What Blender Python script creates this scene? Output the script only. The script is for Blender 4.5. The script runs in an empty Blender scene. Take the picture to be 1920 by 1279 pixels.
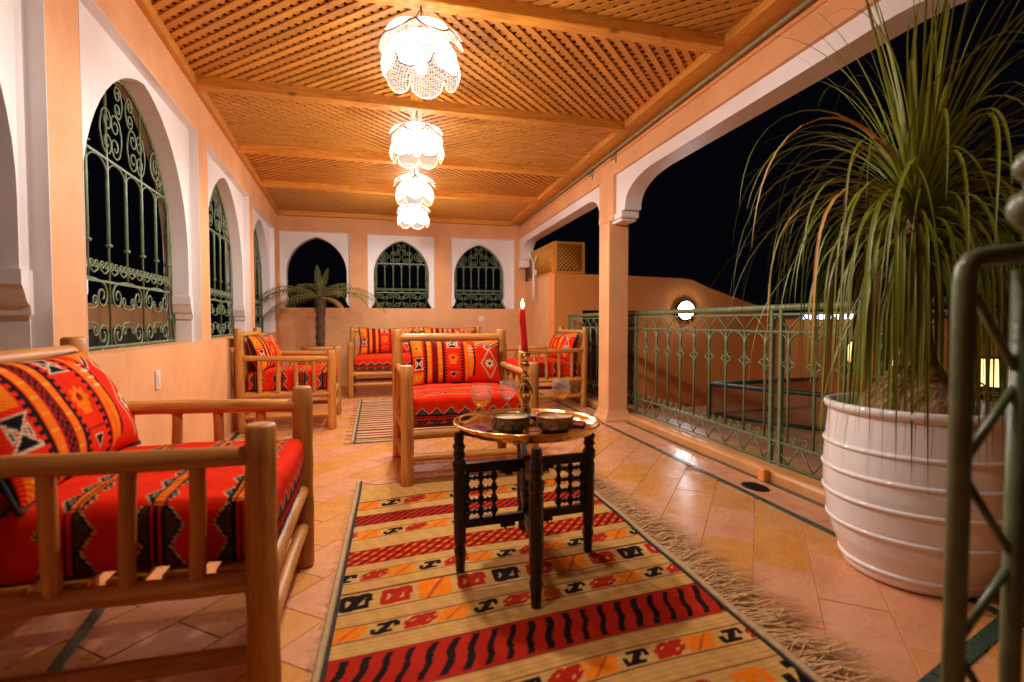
import bpy, bmesh, math, random
import numpy as np
from mathutils import Vector, Matrix
from mathutils.geometry import tessellate_polygon
random.seed(7)
R = math.radians
scene = bpy.context.scene
COL = scene.collection

# ------------------------------------------------------------------ camera
CAM_H = 0.95
cam_d = bpy.data.cameras.new('camera')
cam = bpy.data.objects.new('camera', cam_d); COL.objects.link(cam)
cam_d.sensor_width = 36.0
cam_d.lens = 986.0/1920.0*36.0
cam_d.clip_start = 0.02; cam_d.clip_end = 400
cam.location = (0, 0, CAM_H)
cam.rotation_euler = (R(90-2.0), 0, R(-14.8))
cam_d.dof.use_dof = True
cam_d.dof.focus_distance = 3.1
cam_d.dof.aperture_fstop = 1.9
scene.camera = cam

# ------------------------------------------------------------------ night sky
w = bpy.data.worlds.new('World'); scene.world = w; w.use_nodes = True
wn = w.node_tree.nodes; wl = w.node_tree.links
bg = wn['Background']
sky = wn.new('ShaderNodeTexSky'); sky.sky_type = 'NISHITA'; sky.sun_disc = False
sky.sun_elevation = R(-6.0); sky.sun_rotation = R(200)
wl.new(sky.outputs[0], bg.inputs[0])
bg.inputs[1].default_value = 0.10
bg2 = wn.new('ShaderNodeBackground'); bg2.inputs[0].default_value = (0.0012, 0.0013, 0.0024, 1); bg2.inputs[1].default_value = 1.0   # town glow on the night sky
ad_ = wn.new('ShaderNodeAddShader'); wl.new(bg.outputs[0], ad_.inputs[0]); wl.new(bg2.outputs[0], ad_.inputs[1]); wl.new(ad_.outputs[0], wn['World Output'].inputs[0])

# ------------------------------------------------------------------ exposure / engine
scene.view_settings.view_transform = 'Standard'
scene.view_settings.look = 'None'
scene.view_settings.exposure = 0.0
scene.view_settings.gamma = 1.0
scene.render.engine = 'CYCLES'
scene.cycles.use_denoising = True
try: scene.cycles.denoiser = 'OPENIMAGEDENOISE'
except Exception: pass
scene.cycles.max_bounces = 8
scene.cycles.diffuse_bounces = 4
scene.cycles.glossy_bounces = 4
scene.cycles.transmission_bounces = 8
scene.cycles.transparent_max_bounces = 12
scene.cycles.sample_clamp_indirect = 6.0
scene.cycles.caustics_refractive = False
scene.cycles.caustics_reflective = False
LAMP_W = 89.0
LAMP_COL = (1.0, 0.92, 0.85)

# ------------------------------------------------------------------ materials
MATS = {}
def newmat(name):
    m = bpy.data.materials.new(name); m.use_nodes = True
    nt = m.node_tree; b = nt.nodes['Principled BSDF']
    MATS[name] = m
    return m, nt, b
def N(nt, t, **kw):
    n = nt.nodes.new(t)
    for k, v in kw.items():
        if k in n.inputs.keys(): n.inputs[k].default_value = v
        else: setattr(n, k, v)
    return n
def coords(nt, scale=(1, 1, 1), kind='Object'):
    tc = N(nt, 'ShaderNodeTexCoord'); mp = N(nt, 'ShaderNodeMapping')
    mp.inputs['Scale'].default_value = scale
    nt.links.new(tc.outputs[kind], mp.inputs[0])
    return mp.outputs[0]
def ramp(nt, fac, stops):
    r = N(nt, 'ShaderNodeValToRGB')
    e = r.color_ramp.elements
    while len(e) < len(stops): e.new(0.5)
    for i, (p, c) in enumerate(stops):
        e[i].position = p; e[i].color = (*c, 1)
    nt.links.new(fac, r.inputs[0]); return r.outputs[0]
def bump(nt, b, h, strength=0.2, dist=0.01):
    bp = N(nt, 'ShaderNodeBump'); bp.inputs['Strength'].default_value = strength
    bp.inputs['Distance'].default_value = dist
    nt.links.new(h, bp.inputs['Height']); nt.links.new(bp.outputs[0], b.inputs['Normal'])
def rand_shift(nt, vec):
    oi = N(nt, 'ShaderNodeObjectInfo'); va = N(nt, 'ShaderNodeVectorMath', operation='ADD')
    ml = N(nt, 'ShaderNodeMath', operation='MULTIPLY'); ml.inputs[1].default_value = 37.0
    nt.links.new(oi.outputs['Random'], ml.inputs[0])
    nt.links.new(vec, va.inputs[0]); nt.links.new(ml.outputs[0], va.inputs[1])
    return va.outputs[0], oi.outputs['Random']

def noisy(name, c1, c2, scale=3.0, rough=0.6, bumps=0.15, bscale=40.0, c3=None, spec=0.4, detail=6, stretch=(1,1,1), rand=False, metallic=0.0, rvar=0.0, bdist=0.004):
    m, nt, b = newmat(name)
    v = coords(nt, stretch)
    if rand: v, rnd = rand_shift(nt, v)
    n = N(nt, 'ShaderNodeTexNoise', Scale=scale, Detail=detail, Roughness=0.62)
    nt.links.new(v, n.inputs['Vector'])
    st = [(0.3, c1), (0.7, c2)] if c3 is None else [(0.25, c1), (0.52, c2), (0.78, c3)]
    col = ramp(nt, n.outputs['Fac'], st)
    nt.links.new(col, b.inputs['Base Color'])
    n2 = N(nt, 'ShaderNodeTexNoise', Scale=bscale, Detail=4)
    nt.links.new(v, n2.inputs['Vector'])
    bump(nt, b, n2.outputs['Fac'], bumps, bdist)
    if rvar > 0:
        mr = N(nt, 'ShaderNodeMapRange'); mr.inputs['To Min'].default_value = max(0.03, rough-rvar); mr.inputs['To Max'].default_value = rough+rvar
        nt.links.new(n.outputs['Fac'], mr.inputs['Value']); nt.links.new(mr.outputs[0], b.inputs['Roughness'])
    else: b.inputs['Roughness'].default_value = rough
    b.inputs['Specular IOR Level'].default_value = spec
    b.inputs['Metallic'].default_value = metallic
    return m

def wood(name, dark, mid, light, axis='Z', rough=0.5, ring=7.0):
    """streaky timber: noise stretched along the grain, with knots; varies from piece to piece"""
    m, nt, b = newmat(name)
    sc = {'X': (0.6, 6, 6), 'Y': (6, 0.6, 6), 'Z': (6, 6, 0.6)}[axis]
    v = coords(nt, sc); v, rnd = rand_shift(nt, v)
    n = N(nt, 'ShaderNodeTexNoise', Scale=ring, Detail=8, Roughness=0.65, Distortion=1.2)
    nt.links.new(v, n.inputs['Vector'])
    col = ramp(nt, n.outputs['Fac'], [(0.28, dark), (0.5, mid), (0.74, light)])
    v2 = coords(nt, tuple(1.0 if s < 1 else 2.2 for s in sc)); v2, _ = rand_shift(nt, v2)
    vo = N(nt, 'ShaderNodeTexVoronoi', Scale=2.6); nt.links.new(v2, vo.inputs['Vector'])
    kn = N(nt, 'ShaderNodeMapRange'); kn.inputs['From Min'].default_value = 0.04; kn.inputs['From Max'].default_value = 0.12
    kn.inputs['To Min'].default_value = 0.35; kn.inputs['To Max'].default_value = 1.0
    nt.links.new(vo.outputs['Distance'], kn.inputs['Value'])
    br = N(nt, 'ShaderNodeMapRange'); br.inputs['To Min'].default_value = 0.8; br.inputs['To Max'].default_value = 1.15
    nt.links.new(rnd, br.inputs['Value'])
    mu = N(nt, 'ShaderNodeMath', operation='MULTIPLY'); nt.links.new(kn.outputs[0], mu.inputs[0]); nt.links.new(br.outputs[0], mu.inputs[1])
    mx = N(nt, 'ShaderNodeVectorMath', operation='SCALE'); nt.links.new(col, mx.inputs[0]); nt.links.new(mu.outputs[0], mx.inputs['Scale'])
    nt.links.new(mx.outputs[0], b.inputs['Base Color'])
    bump(nt, b, n.outputs['Fac'], 0.25, 0.004)
    b.inputs['Roughness'].default_value = rough
    b.inputs['Specular IOR Level'].default_value = 0.35
    return m

def woven(name, rough=0.85, weave=420.0, tint=1.0):
    """cloth: colour from the mesh's own woven pattern (colour attribute), thread relief"""
    m, nt, b = newmat(name)
    at = N(nt, 'ShaderNodeAttribute'); at.attribute_name = 'Col'
    v = coords(nt)
    n = N(nt, 'ShaderNodeTexNoise', Scale=26.0, Detail=6, Roughness=0.7); nt.links.new(v, n.inputs['Vector'])
    mr = N(nt, 'ShaderNodeMapRange'); mr.inputs['To Min'].default_value = 0.68*tint; mr.inputs['To Max'].default_value = 1.25*tint
    nt.links.new(n.outputs['Fac'], mr.inputs['Value'])
    mx = N(nt, 'ShaderNodeVectorMath', operation='SCALE'); nt.links.new(at.outputs['Color'], mx.inputs[0]); nt.links.new(mr.outputs[0], mx.inputs['Scale'])
    nt.links.new(mx.outputs[0], b.inputs['Base Color'])
    wv = N(nt, 'ShaderNodeTexWave', Scale=weave/6.28, Distortion=1.5); wv.bands_direction = 'DIAGONAL'
    nt.links.new(v, wv.inputs['Vector'])
    n2 = N(nt, 'ShaderNodeTexNoise', Scale=150.0, Detail=3); nt.links.new(v, n2.inputs['Vector'])
    ad = N(nt, 'ShaderNodeMath', operation='ADD'); nt.links.new(wv.outputs['Fac'], ad.inputs[0]); nt.links.new(n2.outputs['Fac'], ad.inputs[1])
    bump(nt, b, ad.outputs[0], 0.35, 0.003)
    b.inputs['Roughness'].default_value = rough
    b.inputs['Specular IOR Level'].default_value = 0.03
    try: b.inputs['Sheen Weight'].default_value = 0.0
    except Exception: pass
    return m

def plain(name, col, rough=0.5, metallic=0.0, spec=0.5, emit=None, es=0.0, trans=0.0, ior=1.45, alpha=None):
    m, nt, b = newmat(name)
    b.inputs['Base Color'].default_value = (*col, 1); b.inputs['Roughness'].default_value = rough
    b.inputs['Metallic'].default_value = metallic; b.inputs['Specular IOR Level'].default_value = spec
    b.inputs['Transmission Weight'].default_value = trans; b.inputs['IOR'].default_value = ior
    if emit: b.inputs['Emission Color'].default_value = (*emit, 1); b.inputs['Emission Strength'].default_value = es
    return m

M_PEACH = noisy('peach_plaster', (0.62, 0.285, 0.118), (0.73, 0.365, 0.160), scale=2.4, rough=0.62, bumps=0.32, bscale=10, c3=(0.79, 0.41, 0.190), spec=0.3)
M_WHITE = noisy('white_plaster', (0.76, 0.70, 0.68), (0.82, 0.77, 0.75), scale=2.0, rough=0.42, bumps=0.16, bscale=11, spec=0.45)
M_TERRA = noisy('terracotta_plaster', (0.74, 0.25, 0.05), (0.84, 0.31, 0.075), scale=1.3, rough=0.75, bumps=0.25, bscale=16)
M_STONE = noisy('outdoor_paving', (0.52, 0.25, 0.11), (0.66, 0.35, 0.17), scale=4.0, rough=0.5, bumps=0.2)
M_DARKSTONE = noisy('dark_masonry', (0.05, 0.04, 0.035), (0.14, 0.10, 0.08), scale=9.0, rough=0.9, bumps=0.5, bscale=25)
M_PINE = {a: wood('pine_'+a, (0.42, 0.145, 0.014), (0.66, 0.265, 0.030), (0.80, 0.37, 0.065), a) for a in 'XYZ'}
M_SLAT = wood('pine_slat', (0.38, 0.14, 0.018), (0.62, 0.26, 0.036), (0.76, 0.36, 0.075), 'X')
M_LOG = {a: wood('log_'+a, (0.25, 0.085, 0.014), (0.52, 0.205, 0.040), (0.68, 0.31, 0.075), a, rough=0.45, ring=4.0) for a in 'XYZ'}
M_DARKWOOD = noisy('dark_carved_wood', (0.010, 0.006, 0.004), (0.030, 0.016, 0.010), scale=12, rough=0.38, bumps=0.2, bscale=60)
M_GREEN = noisy('green_iron', (0.085, 0.135, 0.065), (0.165, 0.23, 0.115), scale=22, rough=0.42, bumps=0.25, bscale=70, spec=0.5)
M_BRASSGREEN = noisy('aged_green_pipe', (0.16, 0.17, 0.085), (0.27, 0.27, 0.14), scale=18, rough=0.4, bumps=0.15)
M_PINKTILE = noisy('pink_clay_tile', (0.55, 0.235, 0.115), (0.65, 0.30, 0.155), scale=3.5, rough=0.24, bumps=0.12, bscale=9, rand=True, rvar=0.10, c3=(0.72, 0.37, 0.215))
M_OCHRETILE = noisy('ochre_clay_tile', (0.44, 0.18, 0.035), (0.58, 0.255, 0.06), scale=6.0, rough=0.27, bumps=0.15, bscale=12, rand=True, rvar=0.12, c3=(0.66, 0.33, 0.12), stretch=(1, 2.4, 1))
def tile_mat(name):
    m, nt, b = newmat(name)
    v0 = coords(nt); v, rnd = rand_shift(nt, v0)
    n = N(nt, 'ShaderNodeTexNoise', Scale=5.0, Detail=7, Roughness=0.65); nt.links.new(v, n.inputs['Vector'])
    n3 = N(nt, 'ShaderNodeTexNoise', Scale=22.0, Detail=5, Roughness=0.7); nt.links.new(v, n3.inputs['Vector'])
    pink = ramp(nt, n.outputs['Fac'], [(0.25, (0.55, 0.225, 0.10)), (0.5, (0.64, 0.285, 0.135)), (0.75, (0.70, 0.345, 0.185))])
    och = ramp(nt, n.outputs['Fac'], [(0.25, (0.50, 0.195, 0.035)), (0.5, (0.62, 0.265, 0.055)), (0.75, (0.68, 0.33, 0.095))])
    mr = N(nt, 'ShaderNodeMapRange'); mr.inputs['From Min'].default_value = .35; mr.inputs['From Max'].default_value = .75
    ad = N(nt, 'ShaderNodeMath', operation='MULTIPLY_ADD'); ad.inputs[1].default_value = .45
    nt.links.new(n3.outputs['Fac'], ad.inputs[0]); 
    sb = N(nt, 'ShaderNodeMath', operation='SUBTRACT'); sb.inputs[1].default_value = .22; nt.links.new(rnd, sb.inputs[0])
    nt.links.new(sb.outputs[0], ad.inputs[2]); nt.links.new(ad.outputs[0], mr.inputs['Value'])
    mx = N(nt, 'ShaderNodeMix'); mx.data_type = 'RGBA'
    nt.links.new(mr.outputs[0], mx.inputs[0]); nt.links.new(pink, mx.inputs[6]); nt.links.new(och, mx.inputs[7])
    nt.links.new(mx.outputs[2], b.inputs['Base Color'])
    rr = N(nt, 'ShaderNodeMapRange'); rr.inputs['To Min'].default_value = .14; rr.inputs['To Max'].default_value = .40
    nt.links.new(n3.outputs['Fac'], rr.inputs['Value']); nt.links.new(rr.outputs[0], b.inputs['Roughness'])
    n4 = N(nt, 'ShaderNodeTexNoise', Scale=9.0, Detail=3); nt.links.new(v, n4.inputs['Vector'])
    bump(nt, b, n4.outputs['Fac'], .22, .006)
    return m
M_TILE = tile_mat('worn_clay_tile')
M_GROUT = noisy('grout', (0.40, 0.18, 0.07), (0.52, 0.25, 0.11), scale=12, rough=0.85)
M_GREENTILE = noisy('green_glazed_tile', (0.015, 0.045, 0.030), (0.035, 0.085, 0.060), scale=10, rough=0.2, bumps=0.2, bscale=20, spec=0.6, rand=True)
M_KERB = noisy('kerb_plaster', (0.52, 0.23, 0.07), (0.66, 0.32, 0.12), scale=5, rough=0.4, bumps=0.3, bscale=18)
M_CLOTH = woven('kilim_cloth')
M_RUG = woven('kilim_rug', weave=700.0)
M_PIPING = noisy('black_piping', (0.008, 0.006, 0.006), (0.02, 0.015, 0.015), scale=60, rough=0.8, bumps=0.4, bscale=200)
M_FRINGE = noisy('jute_fringe', (0.36, 0.17, 0.055), (0.66, 0.39, 0.16), scale=60, rough=0.85, rand=False)
M_JUTE = noisy('jute_edge', (0.36, 0.22, 0.10), (0.50, 0.33, 0.16), scale=40, rough=0.9, bumps=0.5, bscale=220)
M_BRASS = noisy('polished_brass', (0.80, 0.47, 0.14), (0.88, 0.58, 0.22), scale=30, rough=0.16, bumps=0.06, bscale=45, metallic=1.0, rvar=0.06)
M_BRASSOLD = noisy('old_brass', (0.55, 0.33, 0.10), (0.78, 0.50, 0.19), scale=25, rough=0.2, bumps=0.1, bscale=60, metallic=1.0, rvar=0.1)
M_WAX = plain('red_wax', (0.86, 0.022, 0.012), 0.4)
_wb = M_WAX.node_tree.nodes['Principled BSDF']; _wb.inputs['Subsurface Weight'].default_value = 0.7; _wb.inputs['Subsurface Radius'].default_value = (1.0, .12, .06); _wb.inputs['Subsurface Scale'].default_value = 0.02
M_FLAME = plain('candle_flame', (1, 0.8, 0.5), 1.0, emit=(1.0, 0.72, 0.35), es=45.0)
m, nt, b = newmat('clear_glass')
lw = N(nt, 'ShaderNodeLayerWeight', Blend=0.25); tr = N(nt, 'ShaderNodeBsdfTransparent'); tr.inputs[0].default_value = (.97, .96, .94, 1)
gl = N(nt, 'ShaderNodeBsdfGlossy', Roughness=0.10); mx = N(nt, 'ShaderNodeMixShader')
sc_ = N(nt, 'ShaderNodeMath', operation='MULTIPLY'); sc_.inputs[1].default_value = .35
nt.links.new(lw.outputs['Fresnel'], sc_.inputs[0]); nt.links.new(sc_.outputs[0], mx.inputs[0]); nt.links.new(tr.outputs[0], mx.inputs[1]); nt.links.new(gl.outputs[0], mx.inputs[2])
pw_ = N(nt, 'ShaderNodeMath', operation='POWER'); pw_.inputs[1].default_value = 3.0
sc2 = N(nt, 'ShaderNodeMath', operation='MULTIPLY_ADD'); sc2.inputs[1].default_value = .55; sc2.inputs[2].default_value = .035
df2 = N(nt, 'ShaderNodeBsdfTranslucent'); df2.inputs[0].default_value = (.9, .88, .85, 1); mx3 = N(nt, 'ShaderNodeMixShader')  # whitish edge colour stands in for lamp light caught in the glass
nt.links.new(lw.outputs['Facing'], pw_.inputs[0]); nt.links.new(pw_.outputs[0], sc2.inputs[0]); nt.links.new(sc2.outputs[0], mx3.inputs[0])
nt.links.new(mx.outputs[0], mx3.inputs[1]); nt.links.new(df2.outputs[0], mx3.inputs[2])
nt.links.new(mx3.outputs[0], nt.nodes['Material Output'].inputs['Surface']); M_GLASS = m
m, nt, b = newmat('white_wine')
tr = N(nt, 'ShaderNodeBsdfTransparent'); tr.inputs[0].default_value = (.97, .64, .16, 1)
tl2 = N(nt, 'ShaderNodeBsdfTranslucent'); tl2.inputs[0].default_value = (.92, .48, .05, 1)
gl = N(nt, 'ShaderNodeBsdfGlossy', Roughness=0.05); mx = N(nt, 'ShaderNodeMixShader'); mx.inputs[0].default_value = .35
mx2 = N(nt, 'ShaderNodeMixShader'); mx2.inputs[0].default_value = .06
nt.links.new(tr.outputs[0], mx.inputs[1]); nt.links.new(tl2.outputs[0], mx.inputs[2])
nt.links.new(mx.outputs[0], mx2.inputs[1]); nt.links.new(gl.outputs[0], mx2.inputs[2])
nt.links.new(mx2.outputs[0], nt.nodes['Material Output'].inputs['Surface']); M_WINE = m
M_NAPKIN = noisy('burgundy_napkin', (0.16, 0.008, 0.02), (0.26, 0.014, 0.03), scale=30, rough=0.85, bumps=0.5, bscale=160)
M_CREAMGLAZE = noisy('cream_glaze', (0.78, 0.56, 0.25), (0.86, 0.66, 0.34), scale=14, rough=0.18, bumps=0.08, spec=0.6)
M_OLIVEGLAZE = noisy('olive_glaze', (0.030, 0.034, 0.014), (0.06, 0.06, 0.03), scale=20, rough=0.2, spec=0.6)
M_REDGLAZE = noisy('rust_glaze', (0.30, 0.045, 0.022), (0.42, 0.08, 0.04), scale=20, rough=0.2, spec=0.6)
M_DIP = noisy('chickpea_dip', (0.50, 0.32, 0.16), (0.60, 0.40, 0.22), scale=30, rough=0.6, bumps=0.5, bscale=50)
M_BLUEGLAZE = noisy('blue_grey_glaze', (0.12, 0.14, 0.15), (0.25, 0.27, 0.27), scale=60, rough=0.2, spec=0.6)
M_OLIVE = noisy('black_olive', (0.010, 0.008, 0.010), (0.03, 0.02, 0.02), scale=20, rough=0.2, rand=True)
M_NUT = noisy('golden_snack', (0.45, 0.22, 0.04), (0.65, 0.38, 0.08), scale=30, rough=0.45, rand=True)
M_POT = noisy('white_glazed_ceramic', (0.80, 0.76, 0.74), (0.86, 0.83, 0.82), scale=3, rough=0.09, bumps=0.05, bscale=6, spec=0.6)
M_TCPOT = noisy('terracotta_pot', (0.45, 0.19, 0.05), (0.58, 0.27, 0.08), scale=8, rough=0.4, bumps=0.2)
M_SOIL = noisy('potting_soil', (0.025, 0.015, 0.008), (0.06, 0.035, 0.02), scale=40, rough=0.95, bumps=0.9, bscale=70, bdist=0.01)
M_CAUDEX = noisy('corky_bark', (0.24, 0.125, 0.05), (0.42, 0.25, 0.11), scale=7, rough=0.9, bumps=0.9, bscale=26, c3=(0.52, 0.33, 0.16), stretch=(2.2, 2.2, 0.8), bdist=0.012)
M_PALMBARK = noisy('palm_bark', (0.035, 0.018, 0.010), (0.15, 0.08, 0.035), scale=20, rough=0.9, bumps=0.9, bscale=40, bdist=0.012)
M_LEAF = noisy('strap_leaf', (0.085, 0.125, 0.006), (0.19, 0.225, 0.014), scale=4, rough=0.42, bumps=0.2, bscale=50, rand=True, c3=(0.28, 0.25, 0.035), spec=0.4)
M_PALMLEAF = noisy('palm_leaf', (0.060, 0.075, 0.012), (0.13, 0.13, 0.028), scale=6, rough=0.45, rand=True, c3=(0.22, 0.17, 0.04))
M_DRYLEAF = noisy('dry_palm_leaf', (0.42, 0.20, 0.03), (0.60, 0.31, 0.06), scale=6, rough=0.6, rand=True)
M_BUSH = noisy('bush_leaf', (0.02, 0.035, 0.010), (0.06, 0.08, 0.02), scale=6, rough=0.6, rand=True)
M_SWITCH = plain('white_plastic', (0.72, 0.66, 0.62), 0.35)
M_CORD = plain('brown_wire', (0.14, 0.06, 0.02), 0.5)
M_BULB = plain('lit_bulb', (1, 1, 1), 0.5, emit=(1.0, 0.80, 0.55), es=40.0)
M_BULKLIT = plain('lit_bulkhead_glass', (1, 1, 1), 0.5, emit=(0.93, 0.92, 1.0), es=38.0)
M_DARKMETAL = plain('dark_metal', (0.02, 0.018, 0.016), 0.45, metallic=0.6)
M_DOOR = noisy('dark_door_wood', (0.035, 0.014, 0.007), (0.075, 0.03, 0.014), scale=5, rough=0.5, stretch=(6, 6, 0.6))
M_GREENFRAME = noisy('dark_green_frame', (0.02, 0.05, 0.03), (0.05, 0.10, 0.06), scale=15, rough=0.4)
m, nt, b = newmat('skylight_pane')
tr = N(nt, 'ShaderNodeBsdfTransparent'); tr.inputs[0].default_value = (.85, .72, .62, 1)
b.inputs['Base Color'].default_value = (.50, .26, .14, 1); b.inputs['Roughness'].default_value = .2
mx = N(nt, 'ShaderNodeMixShader'); mx.inputs[0].default_value = .35
nt.links.new(tr.outputs[0], mx.inputs[1]); nt.links.new(b.outputs[0], mx.inputs[2]); nt.links.new(mx.outputs[0], nt.nodes['Material Output'].inputs['Surface']); M_PANE = m
M_LITWIN = plain('lit_window', (1, 0.8, 0.5), 0.8, emit=(1.0, 0.60, 0.22), es=3.2)
M_BLUELIT = plain('cool_led', (0.6, 0.7, 1.0), 0.8, emit=(0.55, 0.66, 1.0), es=6.0)
M_WHITEMETAL = plain('white_painted_metal', (0.75, 0.70, 0.66), 0.4)

# pierced lamp shade: white translucent lace with small round holes
m, nt, b = newmat('pierced_shade')
uv = N(nt, 'ShaderNodeUVMap'); uv.uv_map = 'UVMap'
vo = N(nt, 'ShaderNodeTexVoronoi', Scale=1.0); vo.inputs['Randomness'].default_value = 0.15
nt.links.new(uv.outputs[0], vo.inputs['Vector'])
th = N(nt, 'ShaderNodeMath', operation='LESS_THAN'); th.inputs[1].default_value = 0.36
nt.links.new(vo.outputs['Distance'], th.inputs[0])
tl = N(nt, 'ShaderNodeBsdfTranslucent'); tl.inputs['Color'].default_value = (0.13, 0.118, 0.108, 1)
df = N(nt, 'ShaderNodeBsdfDiffuse'); df.inputs['Color'].default_value = (0.07, 0.062, 0.055, 1)
m1 = N(nt, 'ShaderNodeMixShader'); m1.inputs[0].default_value = 0.35
nt.links.new(tl.outputs[0], m1.inputs[1]); nt.links.new(df.outputs[0], m1.inputs[2])
tr = N(nt, 'ShaderNodeBsdfTransparent')
m2 = N(nt, 'ShaderNodeMixShader'); nt.links.new(th.outputs[0], m2.inputs[0])
nt.links.new(m1.outputs[0], m2.inputs[1]); nt.links.new(tr.outputs[0], m2.inputs[2])
nt.links.new(m2.outputs[0], nt.nodes['Material Output'].inputs['Surface'])
M_SHADE = m
M_SHADE_TOP = m.copy(); M_SHADE_TOP.name = 'brightened_pierced_shade'  # same lace with brighter colour, making up for weak bulb light on upper petals
for q_ in M_SHADE_TOP.node_tree.nodes:
    if q_.type == 'BSDF_TRANSLUCENT': q_.inputs['Color'].default_value = (0.75, 0.70, 0.64, 1)
    if q_.type == 'BSDF_DIFFUSE': q_.inputs['Color'].default_value = (0.6, 0.56, 0.52, 1)

# ------------------------------------------------------------------ mesh helpers
class MB:
    """collects vertices and faces of one mesh"""
    def __init__(s): s.v = []; s.f = []; s.c = []; s.sm = []
    def add(s, vs, fs, smooth=False):
        o = len(s.v); s.v += [tuple(p) for p in vs]; s.f += [tuple(i+o for i in f) for f in fs]
        s.sm += [smooth]*len(fs); return s
    def box(s, x0, x1, y0, y1, z0, z1):
        v = [(x0,y0,z0),(x1,y0,z0),(x1,y1,z0),(x0,y1,z0),(x0,y0,z1),(x1,y0,z1),(x1,y1,z1),(x0,y1,z1)]
        return s.add(v, [(3,2,1,0),(4,5,6,7),(0,1,5,4),(1,2,6,5),(2,3,7,6),(3,0,4,7)])
    def bbox(s, x0, x1, y0, y1, z0, z1, b=0.004):
        """box with bevelled edges"""
        bm = bmesh.new(); bmesh.ops.create_cube(bm, size=1)
        for q in bm.verts: q.co = Vector(((x0+x1)/2+q.co.x*(x1-x0), (y0+y1)/2+q.co.y*(y1-y0), (z0+z1)/2+q.co.z*(z1-z0)))
        bmesh.ops.bevel(bm, geom=list(bm.edges), offset=b, segments=1, affect='EDGES')
        bm.verts.index_update(); vs = [q.co[:] for q in bm.verts]; fs = [[q.index for q in f.verts] for f in bm.faces]; bm.free()
        return s.add(vs, fs)
    def tube(s, pts, r, n=8, cap=True, closed=False):
        pts = [Vector(p) for p in pts]; m = len(pts)
        rs = r if isinstance(r, (list, tuple)) else [r]*m
        up = None; rings = []
        for i, p in enumerate(pts):
            if closed: t = pts[(i+1) % m]-pts[i-1]
            else: t = (pts[min(i+1, m-1)]-pts[max(i-1, 0)])
            if t.length < 1e-9: t = Vector((0, 0, 1))
            t.normalize()
            if up is None:
                up = Vector((0, 0, 1)) if abs(t.z) < 0.9 else Vector((1, 0, 0))
            a = t.cross(up)
            if a.length < 1e-6: a = t.orthogonal()
            a.normalize(); bb = a.cross(t).normalized(); up = bb
            rings.append([p+(a*math.cos(2*math.pi*k/n)+bb*math.sin(2*math.pi*k/n))*rs[i] for k in range(n)])
        vs = [q for rg in rings for q in rg]; fs = []
        for i in range(m if closed else m-1):
            j = (i+1) % m
            for k in range(n): fs.append((i*n+k, i*n+(k+1) % n, j*n+(k+1) % n, j*n+k))
        s.add(vs, fs, True)
        if cap and not closed:
            o = len(s.v)-len(vs)
            s.f.append(tuple(o+k for k in range(n))[::-1]); s.f.append(tuple(o+(m-1)*n+k for k in range(n))); s.sm += [False, False]
        return s
    def lathe(s, prof, n=24, c=(0, 0, 0), closed=False, smooth=True):
        vs = []; fs = []; m = len(prof)
        for r, z in prof:
            for k in range(n):
                a = 2*math.pi*k/n; vs.append((c[0]+max(r, 1e-5)*math.cos(a), c[1]+max(r, 1e-5)*math.sin(a), c[2]+z))
        for i in range(m if closed else m-1):
            j = (i+1) % m
            for k in range(n): fs.append((i*n+k, i*n+(k+1) % n, j*n+(k+1) % n, j*n+k))
        return s.add(vs, fs, smooth)
    def prism(s, outer, holes, f0, f1, wrap=True):
        """polygon (2-D, with holes) extruded; f0/f1 map a 2-D point to 3-D on the two faces"""
        loops = [outer]+holes
        tris = tessellate_polygon([[Vector((p[0], p[1], 0)) for p in lp] for lp in loops])
        flat = [p for lp in loops for p in lp]; n = len(flat)
        vs = [f0(*p) for p in flat]+[f1(*p) for p in flat]
        fs = [tuple(t) for t in tris]+[tuple(i+n for i in t)[::-1] for t in tris]
        o = 0
        for lp in loops:
            k = len(lp)
            for i in range(k): fs.append((o+i, o+(i+1) % k, n+o+(i+1) % k, n+o+i))
            o += k
        return s.add(vs, fs)
    def build(s, name, mat, parent=None, loc=None, fix=True, col=None, uv=None):
        me = bpy.data.meshes.new(name)
        me.from_pydata(s.v, [], s.f); me.update()
        if any(s.sm): me.polygons.foreach_set('use_smooth', s.sm)
        if fix:
            bm = bmesh.new(); bm.from_mesh(me); bmesh.ops.recalc_face_normals(bm, faces=bm.faces); bm.to_mesh(me); bm.free()
        if col is not None:
            at = me.color_attributes.new('Col', 'FLOAT_COLOR', 'POINT')
            at.data.foreach_set('color', np.asarray(col, dtype=np.float32).ravel())
        if mat is not None: me.materials.append(mat)
        return link(name, me, parent, loc)
def link(name, me, parent=None, loc=None, rot=None, scale=None):
    o = bpy.data.objects.new(name, me); COL.objects.link(o)
    if parent is not None: o.parent = parent
    if loc is not None: o.location = loc
    if rot is not None: o.rotation_euler = rot
    if scale is not None: o.scale = scale
    return o
def tag(o, label, cat, group=None):
    o['label'] = label; o['category'] = cat
    if group: o['group'] = group
    return o
def thing(name, label, cat, loc=(0, 0, 0), rz=0.0, group=None):
    o = bpy.data.objects.new(name, None); COL.objects.link(o)
    o.empty_display_size = 0.1
    o.location = loc; o.rotation_euler = (0, 0, rz)
    return tag(o, label, cat, group)
def struct(o): o['kind'] = 'structure'; return o
def copy_tree(o, parent=None):
    c = o.copy(); COL.objects.link(c); c.parent = parent
    for ch in list(o.children): copy_tree(ch, c)
    return c

# ================================================================== THE SETTING
CUBE = bpy.data.meshes.new('unit_block')
_m = MB().bbox(-.5, .5, -.5, .5, -.5, .5, 0.012); CUBE.from_pydata(_m.v, [], _m.f); CUBE.update()
def block_mesh(name, mat):
    me = CUBE.copy(); me.name = name; me.materials.append(mat); return me

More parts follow.
